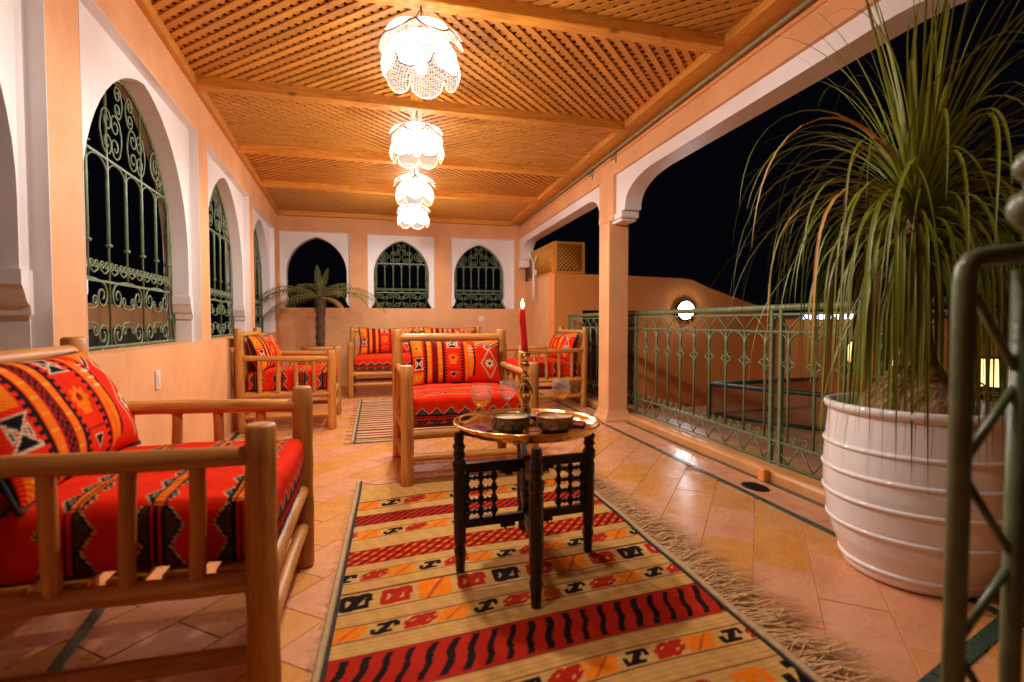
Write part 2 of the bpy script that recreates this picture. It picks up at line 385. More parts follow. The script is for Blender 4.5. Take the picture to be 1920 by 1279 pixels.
def project(X, Y, Z):
    a = R(14.8); p = R(-2.0); Z = Z-CAM_H
    x = X*math.cos(a)-Y*math.sin(a); y = X*math.sin(a)+Y*math.cos(a)
    y2 = y*math.cos(p)+Z*math.sin(p); z2 = -y*math.sin(p)+Z*math.cos(p)
    if y2 < 0.05: return None
    return 960+986*x/y2, 639.5-986*z2/y2

# plan: the two long sides splay slightly; measured from the photograph's floor and ceiling lines
def xl(y): return -0.973-0.042*y          # inner face of the window wall
def xr(y): return 1.989+0.035*y           # inner face of the arcade
def xc(y): return 0.073+0.0634*y          # centre line with the lamps
Y_BACK = 8.28

# ------------------------------------------------------------------ floor
ground = struct(MB().box(-60, 60, -60, 60, -3.2, -3.0).build('ground', M_DARKSTONE))
slab = MB().prism([(xl(-1.5)-.2, -1.5), (xr(-1.5)+.38, -1.5), (xr(8.5)+.38, 8.5), (xl(8.5)-.2, 8.5)], [], lambda x, y: (x, y, -0.3), lambda x, y: (x, y, 0.0038))
floor = struct(slab.build('floor', M_GROUT))
tw, tl_ = 0.205, 0.41
a50 = R(50); du = Vector((math.cos(a50), math.sin(a50))); dv = Vector((math.sin(a50), -math.cos(a50)))
tile_mb = MB().bbox(-tl_/2+.0015, tl_/2-.0015, -tw/2+.0015, tw/2-.0015, -0.004, 0.006, 0.0015)
tme = [bpy.data.meshes.new('tile') for _ in range(2)]
for me_, mt_ in zip(tme, (M_TILE, M_TILE)):
    me_.from_pydata(tile_mb.v, [], tile_mb.f); me_.update(); me_.materials.append(mt_)
cand = []
for i in range(-40, 40):
    for j in range(-30, 30):
        c = du*(i*tl_+(0.5*tl_ if j % 2 else 0))+dv*(j*tw+0.095)
        if not (0.75 < c.y < 8.35 and xl(c.y)-0.12 < c.x < xr(c.y)+0.02): continue
        q = project(c.x, c.y, 0)
        if q is None or q[0] < -160 or q[0] > 2080 or q[1] > 1420: continue
        u_ = (c.x+0.1)/1.25
        if 0.06 < u_ < 0.94 and 0.9 < c.y-0.12*u_ < 2.95: continue        # wholly under the big rug
        cand.append((c.length, c.x, c.y, i, j))
cand.sort(); cand = cand[:298]
for d_, x, y, i, j in cand:
    k = 1 if ((i*2+j*3+(i*j)//3) % 5 in (1, 3)) else 0
    o = link('tile', tme[k], floor, (x, y, random.uniform(-.0006, .0006)), (random.uniform(-.002, .002), random.uniform(-.002, .002), a50))
# border along the arcade: green strip, clay tiles, green strip against the kerb (all raised a little over the field tiles)
RT = Matrix.Translation((1.989, 0, 0)) @ Matrix.Rotation(-math.atan(0.035), 4, 'Z')
ang_r = -math.atan(0.035)
def rp(off, s, z): return RT @ Vector((off, s, z))
gme = block_mesh('border_strip', M_GREENTILE); pme = block_mesh('border_tile', M_PINKTILE)
s = 0.9
while s < 8.0:
    L = 0.30
    link('border_strip', gme, floor, rp(-0.075, s+L/2, 0.004), (0, 0, ang_r), (0.032, L-.004, 0.014))
    if not (4.5 < s+L/2 < 4.9): link('border_strip', gme, floor, rp(0.163, s+L/2, 0.004), (0, 0, ang_r), (0.035, L-.004, 0.014))
    s += L
s = 0.8
while s < 8.0:
    link('border_tile', pme, floor, rp(0.043, s+.2, 0.003), (0, 0, ang_r), (0.196, 0.396, 0.014)); s += 0.4
# green strips at the window wall and across the walk by the gate
s = 1.2
while s < 8.0:
    link('border_strip', gme, floor, (xl(s+.2)+0.06+max(0, 3.6-s)*.065, s+.2, 0.004), (0, 0, R(2.4 if s > 3.6 else 6.0)), (0.035, 0.39, 0.014)); s += 0.4
for k in range(3):
    link('border_strip', gme, floor, (1.30+0.3*k*math.cos(R(17)), 0.985+0.3*k*math.sin(R(17)), 0.004), (0, 0, R(17)), (0.296, 0.045, 0.015))
# low kerb under the railing
kb = MB()
prof = [(0.19, 0.0), (0.19, 0.055), (0.20, 0.07), (0.215, 0.078), (0.37, 0.082), (0.385, 0.07), (0.385, -0.3)]
ss = [0.6+0.25*i for i in range(26)]
vs = []; fs = []
for i, s_ in enumerate(ss):
    for (o_, z_) in prof: vs.append(rp(o_+random.uniform(-.002, .002), s_, z_+(random.uniform(-.002, .002) if z_ > 0 else 0)))
n_ = len(prof)
for i in range(len(ss)-1):
    for k in range(n_-1): fs.append((i*n_+k, i*n_+k+1, (i+1)*n_+k+1, (i+1)*n_+k))
kb.add(vs, fs)
kerb = struct(kb.build('kerb', M_KERB))
o = MB().bbox(-.022, .022, -.03, .03, 0, .075, .006).build('kerb_block', M_TERRA, kerb, rp(0.165, 2.63, 0.006)); o.rotation_euler = (0, 0, ang_r)
dr = thing('floor_drain', 'dark oval drain cover let into the tiles beside the kerb', 'drain', rp(0.03, 2.53, 0.011), ang_r)
MB().lathe([(0, .004), (.075, .004), (.085, .0)], 20).build('cover', M_DARKMETAL, dr).scale = (0.75, 1.15, 1)
for k in range(5):
    MB().box(-.045, .045, -.05+.025*k-.004, -.05+.025*k+.004, .0041, .007).build('grate_bar', M_DARKMETAL, dr)

# ------------------------------------------------------------------ walls with arched windows
def arch_outline(w, wb, zb, zct, zs, e, n=14):
    """opening from the sill up: wide foot, narrower above the corbels, slightly pointed arch"""
    left = [(-wb, zb), (-wb, zct), (-w, zct), (-w, zs)]
    r = w+e; t1 = math.acos(e/r)
    arc = [(e-r*math.cos(t1*k/n), zs+r*math.sin(t1*k/n)) for k in range(1, n+1)]
    right = [(-x, z) for x, z in (left+arc[:-1])[::-1]]
    return left+arc+right

def corbel(parent, side, w, wb, zcb, zct, o0, o1, conv):
    """moulded block under an arch foot"""
    pr = [(wb, zcb), (w+.035, zcb), (w+.03, zcb+.03), (w+.012, zcb+.045), (w-.006, zcb+.085), (w-.016, zcb+.10), (w-.016, zct), (wb, zct)]
    pr = [(side*x, z) for x, z in pr]
    mb = MB().prism(pr, [], lambda x, z: conv(x, o0, z), lambda x, z: conv(x, o1, z))
    return mb

def window_wall(name, label, loc, rz, conv, s_range, z_range, bays, ptop, psill, thick=0.2, rec=0.052, near_grille=True):
    root = thing(name, label, 'wall', loc, rz)
    holes = [[(b['s0'], psill), (b['s1'], psill), (b['s1'], ptop), (b['s0'], ptop)] for b in bays]
    mb = MB().prism([(s_range[0], z_range[0]), (s_range[1], z_range[0]), (s_range[1], z_range[1]), (s_range[0], z_range[1])], holes,
                    lambda s, z: conv(s, 0, z), lambda s, z: conv(s, thick, z))
    mb.build('wall_body', M_PEACH, root)
    for b in bays:
        c = b['c']
        op = [(c+x, z) for x, z in arch_outline(b['w'], b['wb'], psill, b['zct'], b['zs'], b['e'])]
        poly = [(b['s0'], psill)]+op+[(b['s1'], psill), (b['s1'], ptop), (b['s0'], ptop)]
        MB().prism(poly, [], lambda s, z: conv(s, rec, z), lambda s, z: conv(s, thick-.002, z)).build('window_surround', M_WHITE, root)
        for (a0, a1, z0, z1) in ((b['s0'], b['s0']+.003, psill, ptop), (b['s1']-.003, b['s1'], psill, ptop), (b['s0']+.003, b['s1']-.003, ptop-.003, ptop)):
            MB().prism([(a0, z0), (a1, z0), (a1, z1), (a0, z1)], [], lambda s, z: conv(s, -.0015, z), lambda s, z: conv(s, rec+.001, z)).build('reveal_lining', M_WHITE, root)
        for sd in (-1, 1):
            corbel(root, sd, b['w'], b['wb']+.001, b['zcb'], b['zct'], rec-.012, thick-.01, lambda x, o_, z: conv(c+x, o_, z)).build('corbel', M_WHITE, root)
    return root

lrz = math.atan(0.042)
lconv = lambda s, o, z: (-o, s, z)
LB = []
for k in range(-1, 3):
    s0 = 2.40+1.905*k; s1 = 4.06+1.905*k
    LB.append(dict(s0=s0, s1=s1, c=(s0+s1)/2+.012, w=.74, wb=.79, zct=1.125, zcb=.975, zs=1.36, e=.12))
wl_ = window_wall('gallery_wall', 'long peach plaster wall with tall white arched window surrounds', (-0.973, 0, 0), lrz, lconv, (-1.5, 8.6), (-0.3, 2.62), LB, 2.249, 0.82)
bconv = lambda s, o, z: (s, o, z)
BB = [dict(s0=-1.30, s1=-0.323, c=-.800, w=.425, wb=.485, zct=1.335, zcb=1.172, zs=1.69, e=.12),
      dict(s0=-.068, s1=.933, c=.437, w=.42, wb=.49, zct=1.335, zcb=1.172, zs=1.69, e=.12),
      dict(s0=1.19, s1=2.225, c=1.662, w=.41, wb=.475, zct=1.335, zcb=1.172, zs=1.68, e=.12)]
wb_ = window_wall('end_wall', 'short peach end wall behind the log sofa with three white arched windows', (0, Y_BACK, 0), 0, bconv, (-1.5, 2.43), (-0.3, 2.70), BB, 2.286, 1.17)

# ------------------------------------------------------------------ iron window grilles
def spiral(cx, cz, r0, turns, a0, sgn=1, n=22, r1=0.2):
    """points of a volute winding in from radius r0"""
    return [(cx+(r0*(1-(1-r1)*k/n))*math.cos(a0+sgn*2*math.pi*turns*k/n), cz+(r0*(1-(1-r1)*k/n))*math.sin(a0+sgn*2*math.pi*turns*k/n)) for k in range(n+1)]
def c_scroll(h, wd):
    """C-scroll standing upright: a bow with a volute at each end (local x,z), opening to +x"""
    r = min(wd*.46, h*.27)
    top = spiral(0, h/2-r, r, 1.45, R(180), -1, 18, .22)
    bot = spiral(0, -h/2+r, r, 1.45, R(180), 1, 18, .22)
    mid = [(-r-.10*wd*(1-t*t), t*(h/2-r)) for t in (.75, .5, .25, 0, -.25, -.5, -.75)]
    return top[::-1]+mid+bot
SCR = {}
def scroll_mesh(h, wd, r=.0045):
    k = (round(h, 3), round(wd, 3), r)
    if k not in SCR:
        mb = MB().tube([(x, 0, z) for x, z in c_scroll(h, wd)], r, 5)
        me = bpy.data.meshes.new('scroll'); me.from_pydata(mb.v, [], mb.f); me.update(); me.materials.append(M_GREEN)
        me.polygons.foreach_set('use_smooth', [True]*len(me.polygons)); SCR[k] = me
    return SCR[k]
def grille(label, loc, rz, w, wb, zb, zct, zs, e, group):
    """bars in the local x-z plane, x centred on the window, z measured from the sill"""
    root = thing('window_grille', label, 'window grille', loc, rz, group)
    H = zs+math.sqrt((w+e)**2-e*e)-zb
    out = [(x*0.965 if abs(x) < wb-.001 else x-.02*(1 if x > 0 else -1), (z-zb)*0.985+.012) for x, z in arch_outline(w, wb, zb, zct, zs, e)]
    MB().tube([(x, 0, z) for x, z in out], .009, 5, closed=True).build('frame', M_GREEN, root)
    z1 = .235*H; z2 = .665*H
    gw = w*.90
    def half(z):
        zz = z+zb
        if zz <= zs: return gw
        return max(0.0, math.sqrt(max(0, (w+e)**2-(zz-zs)**2))-e)*0.955
    for zz in (z1, z2):
        hw = min(half(zz), wb*.95)
        MB().box(-hw, hw, -.006, .006, zz-.006, zz+.006).build('rail', M_GREEN, root)
    nb = 7; sp = 2*gw/(nb-1)
    for i in range(nb):
        x = -gw+sp*i
        top = z2 if i % 2 else z2
        if i in (2, 4): # two bars run to the arch
            top = (zs-zb)+math.sqrt(max(0, (w+e)**2-(abs(x)+e)**2))-.02
        mb = MB().tube([(x, 0, .01 if i % 2 == 0 else z1), (x, 0, z1+(z2-z1)*.30), (x, 0, z1+(z2-z1)*.31), (x, 0, z2-.05), (x, 0, z2), (x, 0, top)], [.006, .006, .009, .009, .007, .006], 6)
        mb.build('bar', M_GREEN, root)
        MB().lathe([(.004, -.012), (.017, -.005), (.017, .005), (.004, .012)], 6, (x, 0, z1+(z2-z1)*.30)).build('knob', M_GREEN, root)
    for i in range(nb-1):
        x0 = -gw+sp*i; cx = x0+sp/2
        pts = [(cx-math.cos(R(180)*k/10)*sp/2*.96, 0, z2-.075+math.sin(R(180)*k/10)*.07) for k in range(11)]
        MB().tube(pts, .0045, 5).build('arch', M_GREEN, root)
        # little scroll pair above the lower rail, hearts in two rows below it
        for sd in (-1, 1):
            o_ = link('scroll', scroll_mesh(sp*.46, sp*.40), root, (cx+sd*sp*.25, 0, z1+.03+sp*.20), (0, R(-90) if sd > 0 else R(-90), 0))
    for i in range(3):
        cx = -gw+sp*(2*i+1); hh = z1/2
        for row in range(2):
            link('scroll', scroll_mesh(sp*1.80, hh*.88, .0055), root, (cx, 0, hh*(row+.5)+(.012 if row else -.012)), (0, R(90) if row else R(-90), 0))
            link('scroll', scroll_mesh(sp*.80, hh*.42, .0045), root, (cx, 0, hh*(row+.5)+(-.012 if row else .012)), (0, R(-90) if row else R(90), 0))
    # upper field
    ht = H-z2
    for sd in (-1, 1):
        for (fx, fz, hh, ww, fl) in ((.22, .30, .50, .20, 0), (.22, .30, .50, .20, 1), (.17, .70, .36, .16, 0), (.62, .24, .42, .26, 1)):
            x = sd*(fx*w+(fl-.5)*.13*w)
            if fz > .6 and fl: continue
            link('scroll', scroll_mesh(hh*ht, ww*w, .005), root, (x, 0, z2+fz*ht), (0, 0, R(180) if (fl == 1) == (sd > 0) else 0))
        x = sd*.62*w
        pts = [(x_, 0, z_) for x_, z_ in spiral(x, z2+.30*ht, .25*ht, 2.2, R(-60), sd, 26, .12)]
        MB().tube(pts, .006, 5).build('scroll', M_GREEN, root)
        # side scrolls beside the outer bars
        for zz in (.30, .36):
            link('scroll', scroll_mesh(.10*H*.8, .055), root, (sd*(gw+(w-gw)*.5+.01), 0, zz*H), (0, 0, 0 if sd > 0 else R(180)))
        MB().tube([(sd*(wb-.03), 0, .01), (sd*(gw+.004), 0, z1+(z2-z1)*.45), (sd*(w*.955), 0, z2-.02)], .005, 5).build('stay', M_GREEN, root)
    return root
LL = Matrix.Translation((-0.973, 0, 0)) @ Matrix.Rotation(lrz, 4, 'Z')
for b_, lab in zip(LB[1:], ('green iron scroll grille in the tall arched window beside the white switch plate',
                            'green iron scroll grille in the middle arched window of the long wall',
                            'green iron scroll grille in the long wall window by the room corner and potted palm')):
    grille(lab, LL @ Vector((-.15, b_['c'], .82)), lrz+R(90), b_['w'], b_['wb'], .82, b_['zct'], b_['zs'], b_['e'], 'window grilles')
for b_, lab in zip(BB[1:], ('green iron scroll grille in the middle window of the end wall', 'green iron scroll grille in the end wall window nearest the open arcade')):
    grille(lab, (b_['c'], Y_BACK+.13, 1.17), 0, b_['w'], b_['wb'], 1.17, b_['zct'], b_['zs'], b_['e'], 'window grilles')

# ------------------------------------------------------------------ arcade on the open side
arc = thing('arcade', 'peach beam with white flat arches along the open side of the gallery', 'arcade', (1.989, 0, 0), ang_r)
aconv = lambda off: (lambda s, z: (off, s, z))
MB().prism([(-1.5, 2.306), (.72, 2.306), (.72, 1.90), (1.06, 1.90), (1.06, 2.306), (4.48, 2.306), (4.48, 1.9), (4.815, 1.9), (4.815, 2.306), (8.268, 2.306), (8.268, 2.515), (-1.5, 2.515)], [], aconv(0), aconv(.2)).build('beam', M_PEACH, arc)
def haunch(s0, z0, s1, z1, n=12):
    """quarter curve from the foot (s0,z0), rising steeply, to the soffit (s1,z1)"""
    return [(s0+(s1-s0)*(1-math.cos(R(90)*k/n))**1.25, z0+(z1-z0)*math.sin(R(90)*k/n)) for k in range(n+1)]
def span(pts): MB().prism(pts, [], aconv(.028), aconv(.185)).build('flat_arch', M_WHITE, arc)
span([(1.061, 2.305), (1.061, 1.955), (1.26, 1.955)]+haunch(1.26, 1.956, 1.80, 2.208)+haunch(4.29, 1.956, 3.72, 2.205)[::-1]+[(4.479, 1.955), (4.479, 2.305)])
span([(4.816, 2.305), (4.816, 1.975), (4.875, 1.975)]+haunch(4.875, 1.976, 5.20, 2.205)+haunch(8.03, 1.95, 7.70, 2.205)[::-1]+[(8.267, 1.95), (8.267, 2.305)])
for (a_, b_, z0, z1) in ((4.335, 4.57, 1.893, 1.954), (8.06, 8.267, 1.83, 1.949), (4.816, 4.86, 1.91, 1.974)):
    MB().bbox(.012, .192, a_, b_, z0, z1, .008).build('corbel', M_WHITE, arc)
MB().bbox(.03, .18, 4.37, 4.57, 1.868, 1.893, .006).build('corbel_foot', M_WHITE, arc)

def pillar(label, s0, s1):
    root = thing('pillar', label, 'pillar', rp(.1, (s0+s1)/2, 0), ang_r)
    hw, hd = .1, (s1-s0)/2
    MB().bbox(-hw, hw, -hd, hd, .09, 1.9, .006).build('shaft', M_PEACH, root)
    prof = [(.035, 0.0), (.035, .03), (.02, .055), (.006, .10), (-.002, .12)]
    vs = []; fs = []
    for d, z in prof: vs += [(-hw-d, -hd-d, z), (hw+d, -hd-d, z), (hw+d, hd+d, z), (-hw-d, hd+d, z)]
    for i in range(len(prof)-1):
        for k in range(4): fs.append((i*4+k, i*4+(k+1) % 4, (i+1)*4+(k+1) % 4, (i+1)*4+k))
    MB().add(vs, fs).build('base', M_PEACH, root)
    return root
pillar('slim square peach pillar with flared foot between the two arcade arches', 4.57, 4.812)
pillar('square peach pillar beside the big white plant pot', .72, 1.06)

# curtain rod with scroll brackets, and the cable under it
rod = thing('curtain_rod', 'long thin green metal curtain rod fixed along the arcade beam', 'curtain rod', (1.989, 0, 2.487), ang_r)
MB().tube([(-.035, s_, 0) for s_ in (-1.4, 1, 3, 5, 7, 8.1)], .0125, 10).build('rod', M_BRASSGREEN, rod)
for s_ in (4.42, 4.99):
    mb = MB().tube([(-.003, s_, .03), (-.003, s_, -.09)], .006, 6)
    mb.tube([(-.003, s_, .005), (-.04, s_, .0)], .005, 6)
    mb.tube([(-.003-.028+x, s_, z-.045) for x, z in spiral(0, 0, .028, 1.6, 0, 1, 18)], .004, 5)
    mb.build('bracket', M_GREEN, rod)
    mb = MB().tube([(-.035, s_+.03+x, z+.012) for x, z in spiral(0, 0, .03, 1.5, R(180), 1, 18)], .004, 5); mb.build('scroll', M_GREEN, rod)
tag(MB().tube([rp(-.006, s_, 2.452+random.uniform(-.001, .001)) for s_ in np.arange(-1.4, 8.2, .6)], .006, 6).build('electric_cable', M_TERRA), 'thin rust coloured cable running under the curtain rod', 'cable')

# ------------------------------------------------------------------ timber roof: plates, crossbeams, centre board, lattice
roof = thing('pergola_roof', 'pine pergola frame of crossbeams, wall plates and a centre board', 'pergola', (0, 0, 2.5))
mb = MB()
def skewbox(x0f, x1f, y0, y1, z0, z1):
    v = [(x0f(y0), y0, z0), (x1f(y0), y0, z0), (x1f(y1), y1, z0), (x0f(y1), y1, z0), (x0f(y0), y0, z1), (x1f(y0), y0, z1), (x1f(y1), y1, z1), (x0f(y1), y1, z1)]
    return MB().add(v, [(3,2,1,0),(4,5,6,7),(0,1,5,4),(1,2,6,5),(2,3,7,6),(3,0,4,7)])
skewbox(lambda y: xl(y)-.12, lambda y: xl(y)+.032, -1.5, Y_BACK, .004, .17).build('wall_plate', M_PINE['Y'], roof)
ends = [-1.5, 1.2, 3.35, 5.9, 8.27]
for a_, b_ in zip(ends[:-1], ends[1:]):
    skewbox(lambda y: xr(y)-.155, lambda y: xr(y)+.19, a_+.002, b_-.002, .0165, .19).build('wall_plate', M_PINE['Y'], roof)
BEAMS = [0.0, 1.39, 2.70, 4.0, 5.34, 6.63, Y_BACK-.003]
for yb in BEAMS:
    MB().bbox(xl(yb)+.03, xr(yb)-.153, yb-.088, yb, 0.0, .20, .005).build('crossbeam', M_PINE['X'], roof)
skewbox(lambda y: xc(y)-.045, lambda y: xc(y)+.045, -1.4, Y_BACK-.1, .052, .075).build('centre_board', M_PINE['Y'], roof)

def clip(p, d, quad):
    """part of the line p+t*d inside a convex quad"""
    t0, t1 = -9.0, 9.0
    for i in range(4):
        a = quad[i]; b = quad[(i+1) % 4]
        nx, ny = -(b[1]-a[1]), b[0]-a[0]
        den = nx*d[0]+ny*d[1]; num = nx*(a[0]-p[0])+ny*(a[1]-p[1])
        if abs(den) < 1e-9:
            if num > 0: return None
            continue
        t = num/den
        if den > 0: t0 = max(t0, t)
        else: t1 = min(t1, t)
    return (t0, t1) if t1-t0 > 0.03 else None
slat_me = block_mesh('slat', M_SLAT)
SIDE = {0: 'wall side', 1: 'arcade side'}
WHERE = ['over the near end of the rug', 'just before the largest lamp', 'between the largest lamp and the second lamp', 'between the second and third lamps', 'between the third and the last lamp', 'between the last lamp and the end wall']
for bi in range(len(BEAMS)-1):
    y0, y1 = BEAMS[bi]-.03, BEAMS[bi+1]-.06
    for side in (0, 1):
        if side == 0: quad = [(xl(y0)-.03, y0), (xc(y0)-.02, y0), (xc(y1)-.02, y1), (xl(y1)-.03, y1)]
        else: quad = [(xc(y0)+.02, y0), (xr(y0)-.12, y0), (xr(y1)-.12, y1), (xc(y1)+.02, y1)]
        cx = sum(q[0] for q in quad)/4; cy = (y0+y1)/2
        root = bpy.data.objects.new('lattice_panel', None); COL.objects.link(root); root.parent = roof; root.location = (cx, cy, .065)
        q2 = [(q[0]-cx, q[1]-cy) for q in quad]
        flip = (bi % 2 == 1)
        base = R(-45) if (side == 0) != flip else R(45)
        near = bi in (1, 2)
        joined = MB()
        for layer in range(2):
            an = base if layer == 0 else -base
            d = (math.cos(an), math.sin(an)); nrm = (-d[1], d[0])
            pitch = .0625
            for k in range(-22, 23):
                p = (nrm[0]*pitch*k, nrm[1]*pitch*k)
                t = clip(p, d, q2)
                if not t: continue
                L = t[1]-t[0]; tm = (t[0]+t[1])/2
                ctr = (p[0]+d[0]*tm, p[1]+d[1]*tm, .0050+layer*.0100)
                jit = random.uniform(-.004, .004)
                if near:
                    link('slat', slat_me, root, ctr, (0, 0, an+jit), (L, .035, .0092))
                else:
                    c_, s_ = math.cos(an+jit), math.sin(an+jit)
                    v = [(ctr[0]+c_*x*L/2-s_*y*.0175, ctr[1]+s_*x*L/2+c_*y*.0175, ctr[2]+z*.0046) for z in (-1, 1) for (x, y) in ((-1, -1), (1, -1), (1, 1), (-1, 1))]
                    joined.add(v, [(3,2,1,0),(4,5,6,7),(0,1,5,4),(1,2,6,5),(2,3,7,6),(3,0,4,7)])
        if not near:
            o = joined.build('slat_lattice', M_SLAT, root); o['kind'] = 'stuff'

# ------------------------------------------------------------------ pendant lamps
def petal_mb(prof, a_half, scal, bulge, n=10, m=12):
    """one lobe of a shade: prof = [(r,z)...] from top to bottom, scalloped lower edge; returns mesh and uv"""
    vs = []; uvs = []; fs = []
    P = np.array(prof); tt = np.linspace(0, 1, len(P))
    for j in range(m+1):
        for i in range(n+1):
            a = -1+2*i/n
            t = j/m*(1-scal*(1-math.sqrt(max(0, 1-a*a*.98))))
            r = float(np.interp(t, tt, P[:, 0])); z = float(np.interp(t, tt, P[:, 1]))
            r *= 1+bulge*(1-a*a)*min(1, t*2)
            th = a*a_half
            vs.append((r*math.cos(th), r*math.sin(th), z)); uvs.append((a*a_half*r/.0135, t*.30/.0135))
    for j in range(m):
        for i in range(n): fs.append((j*(n+1)+i, j*(n+1)+i+1, (j+1)*(n+1)+i+1, (j+1)*(n+1)+i))
    rim = [vs[m*(n+1)+i] for i in range(n+1)]
    return vs, fs, uvs, rim
def petal_mesh(name, args, mat):
    vs, fs, uvs, rim = petal_mb(*args)
    me = bpy.data.meshes.new(name); me.from_pydata(vs, [], fs); me.update()
    ul = me.uv_layers.new(name='UVMap')
    for lp in me.loops: ul.data[lp.index].uv = uvs[lp.vertex_index]
    me.polygons.foreach_set('use_smooth', [True]*len(me.polygons)); me.materials.append(mat)
    return me, rim
LOW = [(.030, -.010), (.075, -.026), (.116, -.058), (.148, -.100), (.168, -.145), (.176, -.186), (.172, -.226), (.156, -.258)]
TOP = [(.022, .0), (.07, -.002), (.125, -.012), (.164, -.034), (.184, -.068), (.190, -.098)]
low_me, low_rim = petal_mesh('petal', (LOW, R(30), .34, .13), M_SHADE)
top_me, top_rim = petal_mesh('upper_petal', (TOP, R(30), .70, .10), M_SHADE_TOP)
def rim_me(name, rim, r):
    mb = MB().tube(rim, r, 5); me = bpy.data.meshes.new(name); me.from_pydata(mb.v, [], mb.f); me.update(); me.materials.append(M_CORD); return me
top_wire = rim_me('wire', top_rim, .0045); low_wire = rim_me('wire', low_rim, .0032)
def pendant(label, x, y, ztop, rz, watt=None):
    root = thing('pendant_lamp', label, 'pendant lamp', (x, y, ztop), rz, 'pendant lamps in a row')
    sh = MB().lathe([(.0, .012), (.026, .008), (.030, -.004), (.0, -.006)], 14).build('shade_cap', M_CORD, root)
    for k in range(6):
        a = R(60*k)
        p = link('petal', low_me, root, (0, 0, 0), (0, 0, a)); link('wire', low_wire, p)
        p = link('upper_petal', top_me, root, (0, 0, .004), (0, 0, a+R(30))); link('wire', top_wire, p)
    MB().tube([(0, 0, .005), (0, 0, 2.5-ztop)], .0035, 6).build('cord', M_CORD, root)
    for sd in (-1, 1):
        MB().tube([(sd*.07, 0, -.004), (sd*.03, 0, .05), (0, 0, 2.5-ztop-.01)], .002, 5).build('stay_wire', M_CORD, root)
    MB().lathe([(.0, -.10), (.012, -.10), (.016, -.13), (.028, -.16), (.030, -.18), (.02, -.205), (.0, -.212)], 14).build('bulb', M_BULB, root)
    ld = bpy.data.lights.new('lamp_light', 'POINT'); ld.energy = watt or LAMP_W; ld.color = LAMP_COL; ld.shadow_soft_size = .045
    lo = bpy.data.objects.new('lamp_light', ld); COL.objects.link(lo); lo.parent = root; lo.location = (0, 0, -.222)
pendant('added dimmer white flower shaped pendant lamp above the view, fill light over the big rug, farthest from the end wall', xc(1.35), 1.35, 2.385, R(5), 40.0)  # added lamp out of view, lights pot, tray and bowls from the front
for i, (yb, lab) in enumerate(((2.66, 'white flower shaped pendant lamp hung just in front of the armchair facing the tea table'),
                               (3.96, 'white flower shaped pendant lamp, third in the row counted from the end wall'),
                               (5.30, 'white flower shaped pendant lamp, second in the row counted from the end wall'),
                               (6.59, 'white flower shaped pendant lamp closest to the end wall'))):
    pendant(lab, xc(yb), yb, 2.385, R(14+37*i))

# ================================================================== BEYOND THE ARCADE
# balcony railing, built from repeated iron pieces
def shared(name, mb, mat, smooth=True):
    me = bpy.data.meshes.new(name); me.from_pydata(mb.v, [], mb.f); me.update(); me.materials.append(mat)
    me.polygons.foreach_set('use_smooth', [smooth]*len(me.polygons)); return me
CELL = 0.2
bal_me = shared('baluster', MB().tube([(0, 0, .226), (0, 0, .60), (0, 0, .62), (0, 0, .80), (0, 0, .897)], [.0075, .0085, .010, .010, .008], 6), M_GREEN)
arch_me = shared('arch', MB().tube([(0, -math.cos(R(180)*k/12)*CELL/2, .80+math.sin(R(180)*k/12)*.09) for k in range(13)], .006, 5), M_GREEN)
orn = []
for k in range(4):
    a0 = R(90*k)
    tip0 = Vector((math.cos(a0)*(.062 if k % 2 == 0 else .05), math.sin(a0)*(.062 if k % 2 else .05)*1.25)); a1 = R(90*(k+1))
    tip1 = Vector((math.cos(a1)*.062, math.sin(a1)*.062*1.25))
    for t in np.linspace(0, 1, 6, endpoint=False):
        p = tip0.lerp(tip1, t)*(1-.42*math.sin(math.pi*t)); orn.append((0, p.x, .70+p.y))
orn_me = shared('ornament', MB().tube(orn, .0055, 5, closed=True), M_GREEN)
def diag(z0, z1, r=.005): return shared('brace', MB().tube([(0, -CELL/4, z0), (0, CELL/4, z1)], r, 5), M_GREEN)
zz_hi = diag(.905, .995); zz_hi2 = diag(.995, .905); zz_lo = diag(.10, .222); zz_lo2 = diag(.222, .10)
sc_me = shared('scroll', MB().tube([(0, x, z) for x, z in spiral(0, 0, .026, 1.5, R(-90), 1, 16)]+[], .004, 5), M_GREEN)
sc_me2 = shared('scroll', MB().tube([(0, -x, z) for x, z in spiral(0, 0, .026, 1.5, R(-90), 1, 16)], .004, 5), M_GREEN)
def railing(label, s0, s1, posts):
    root = thing('balcony_railing', label, 'railing', rp(.30, s0, 0), ang_r, 'balcony railing')
    n = int(round((s1-s0)/CELL)); L = n*CELL
    MB().tube([(0, 0, 1.04), (0, L*.5, 1.041), (0, L, 1.039)], .021, 10).build('handrail', M_GREEN, root)
    for z, hh in ((1.0, .006), (.897, .006), (.226, .006), (.095, .005)):
        MB().box(-.009, .009, 0, L, z-hh, z+hh).build('rail', M_GREEN, root)
    for p in posts:
        MB().bbox(-.013, .013, p-s0-.013, p-s0+.013, .075, 1.03, .002).build('post', M_GREEN, root)
    for i in range(n):
        y = CELL*i+CELL/2
        link('baluster', bal_me, root, (0, y-CELL/2, 0)) if i else None
        link('arch', arch_me, root, (0, y, 0))
        if i: link('ornament', orn_me, root, (0, y-CELL/2, 0))
        for a_, b_, c_ in ((zz_hi, zz_hi2, 0), (zz_lo, zz_lo2, 0)):
            link('brace', a_, root, (0, y-CELL/4, 0)); link('brace', b_, root, (0, y+CELL/4, 0))
        link('scroll', sc_me, root, (0, y-.045, .258)); link('scroll', sc_me2, root, (0, y+.045, .258))
    return root
railing('green wrought iron balcony railing between the pillar and the terracotta stair wall', 4.80, 6.60, (4.82, 6.58))
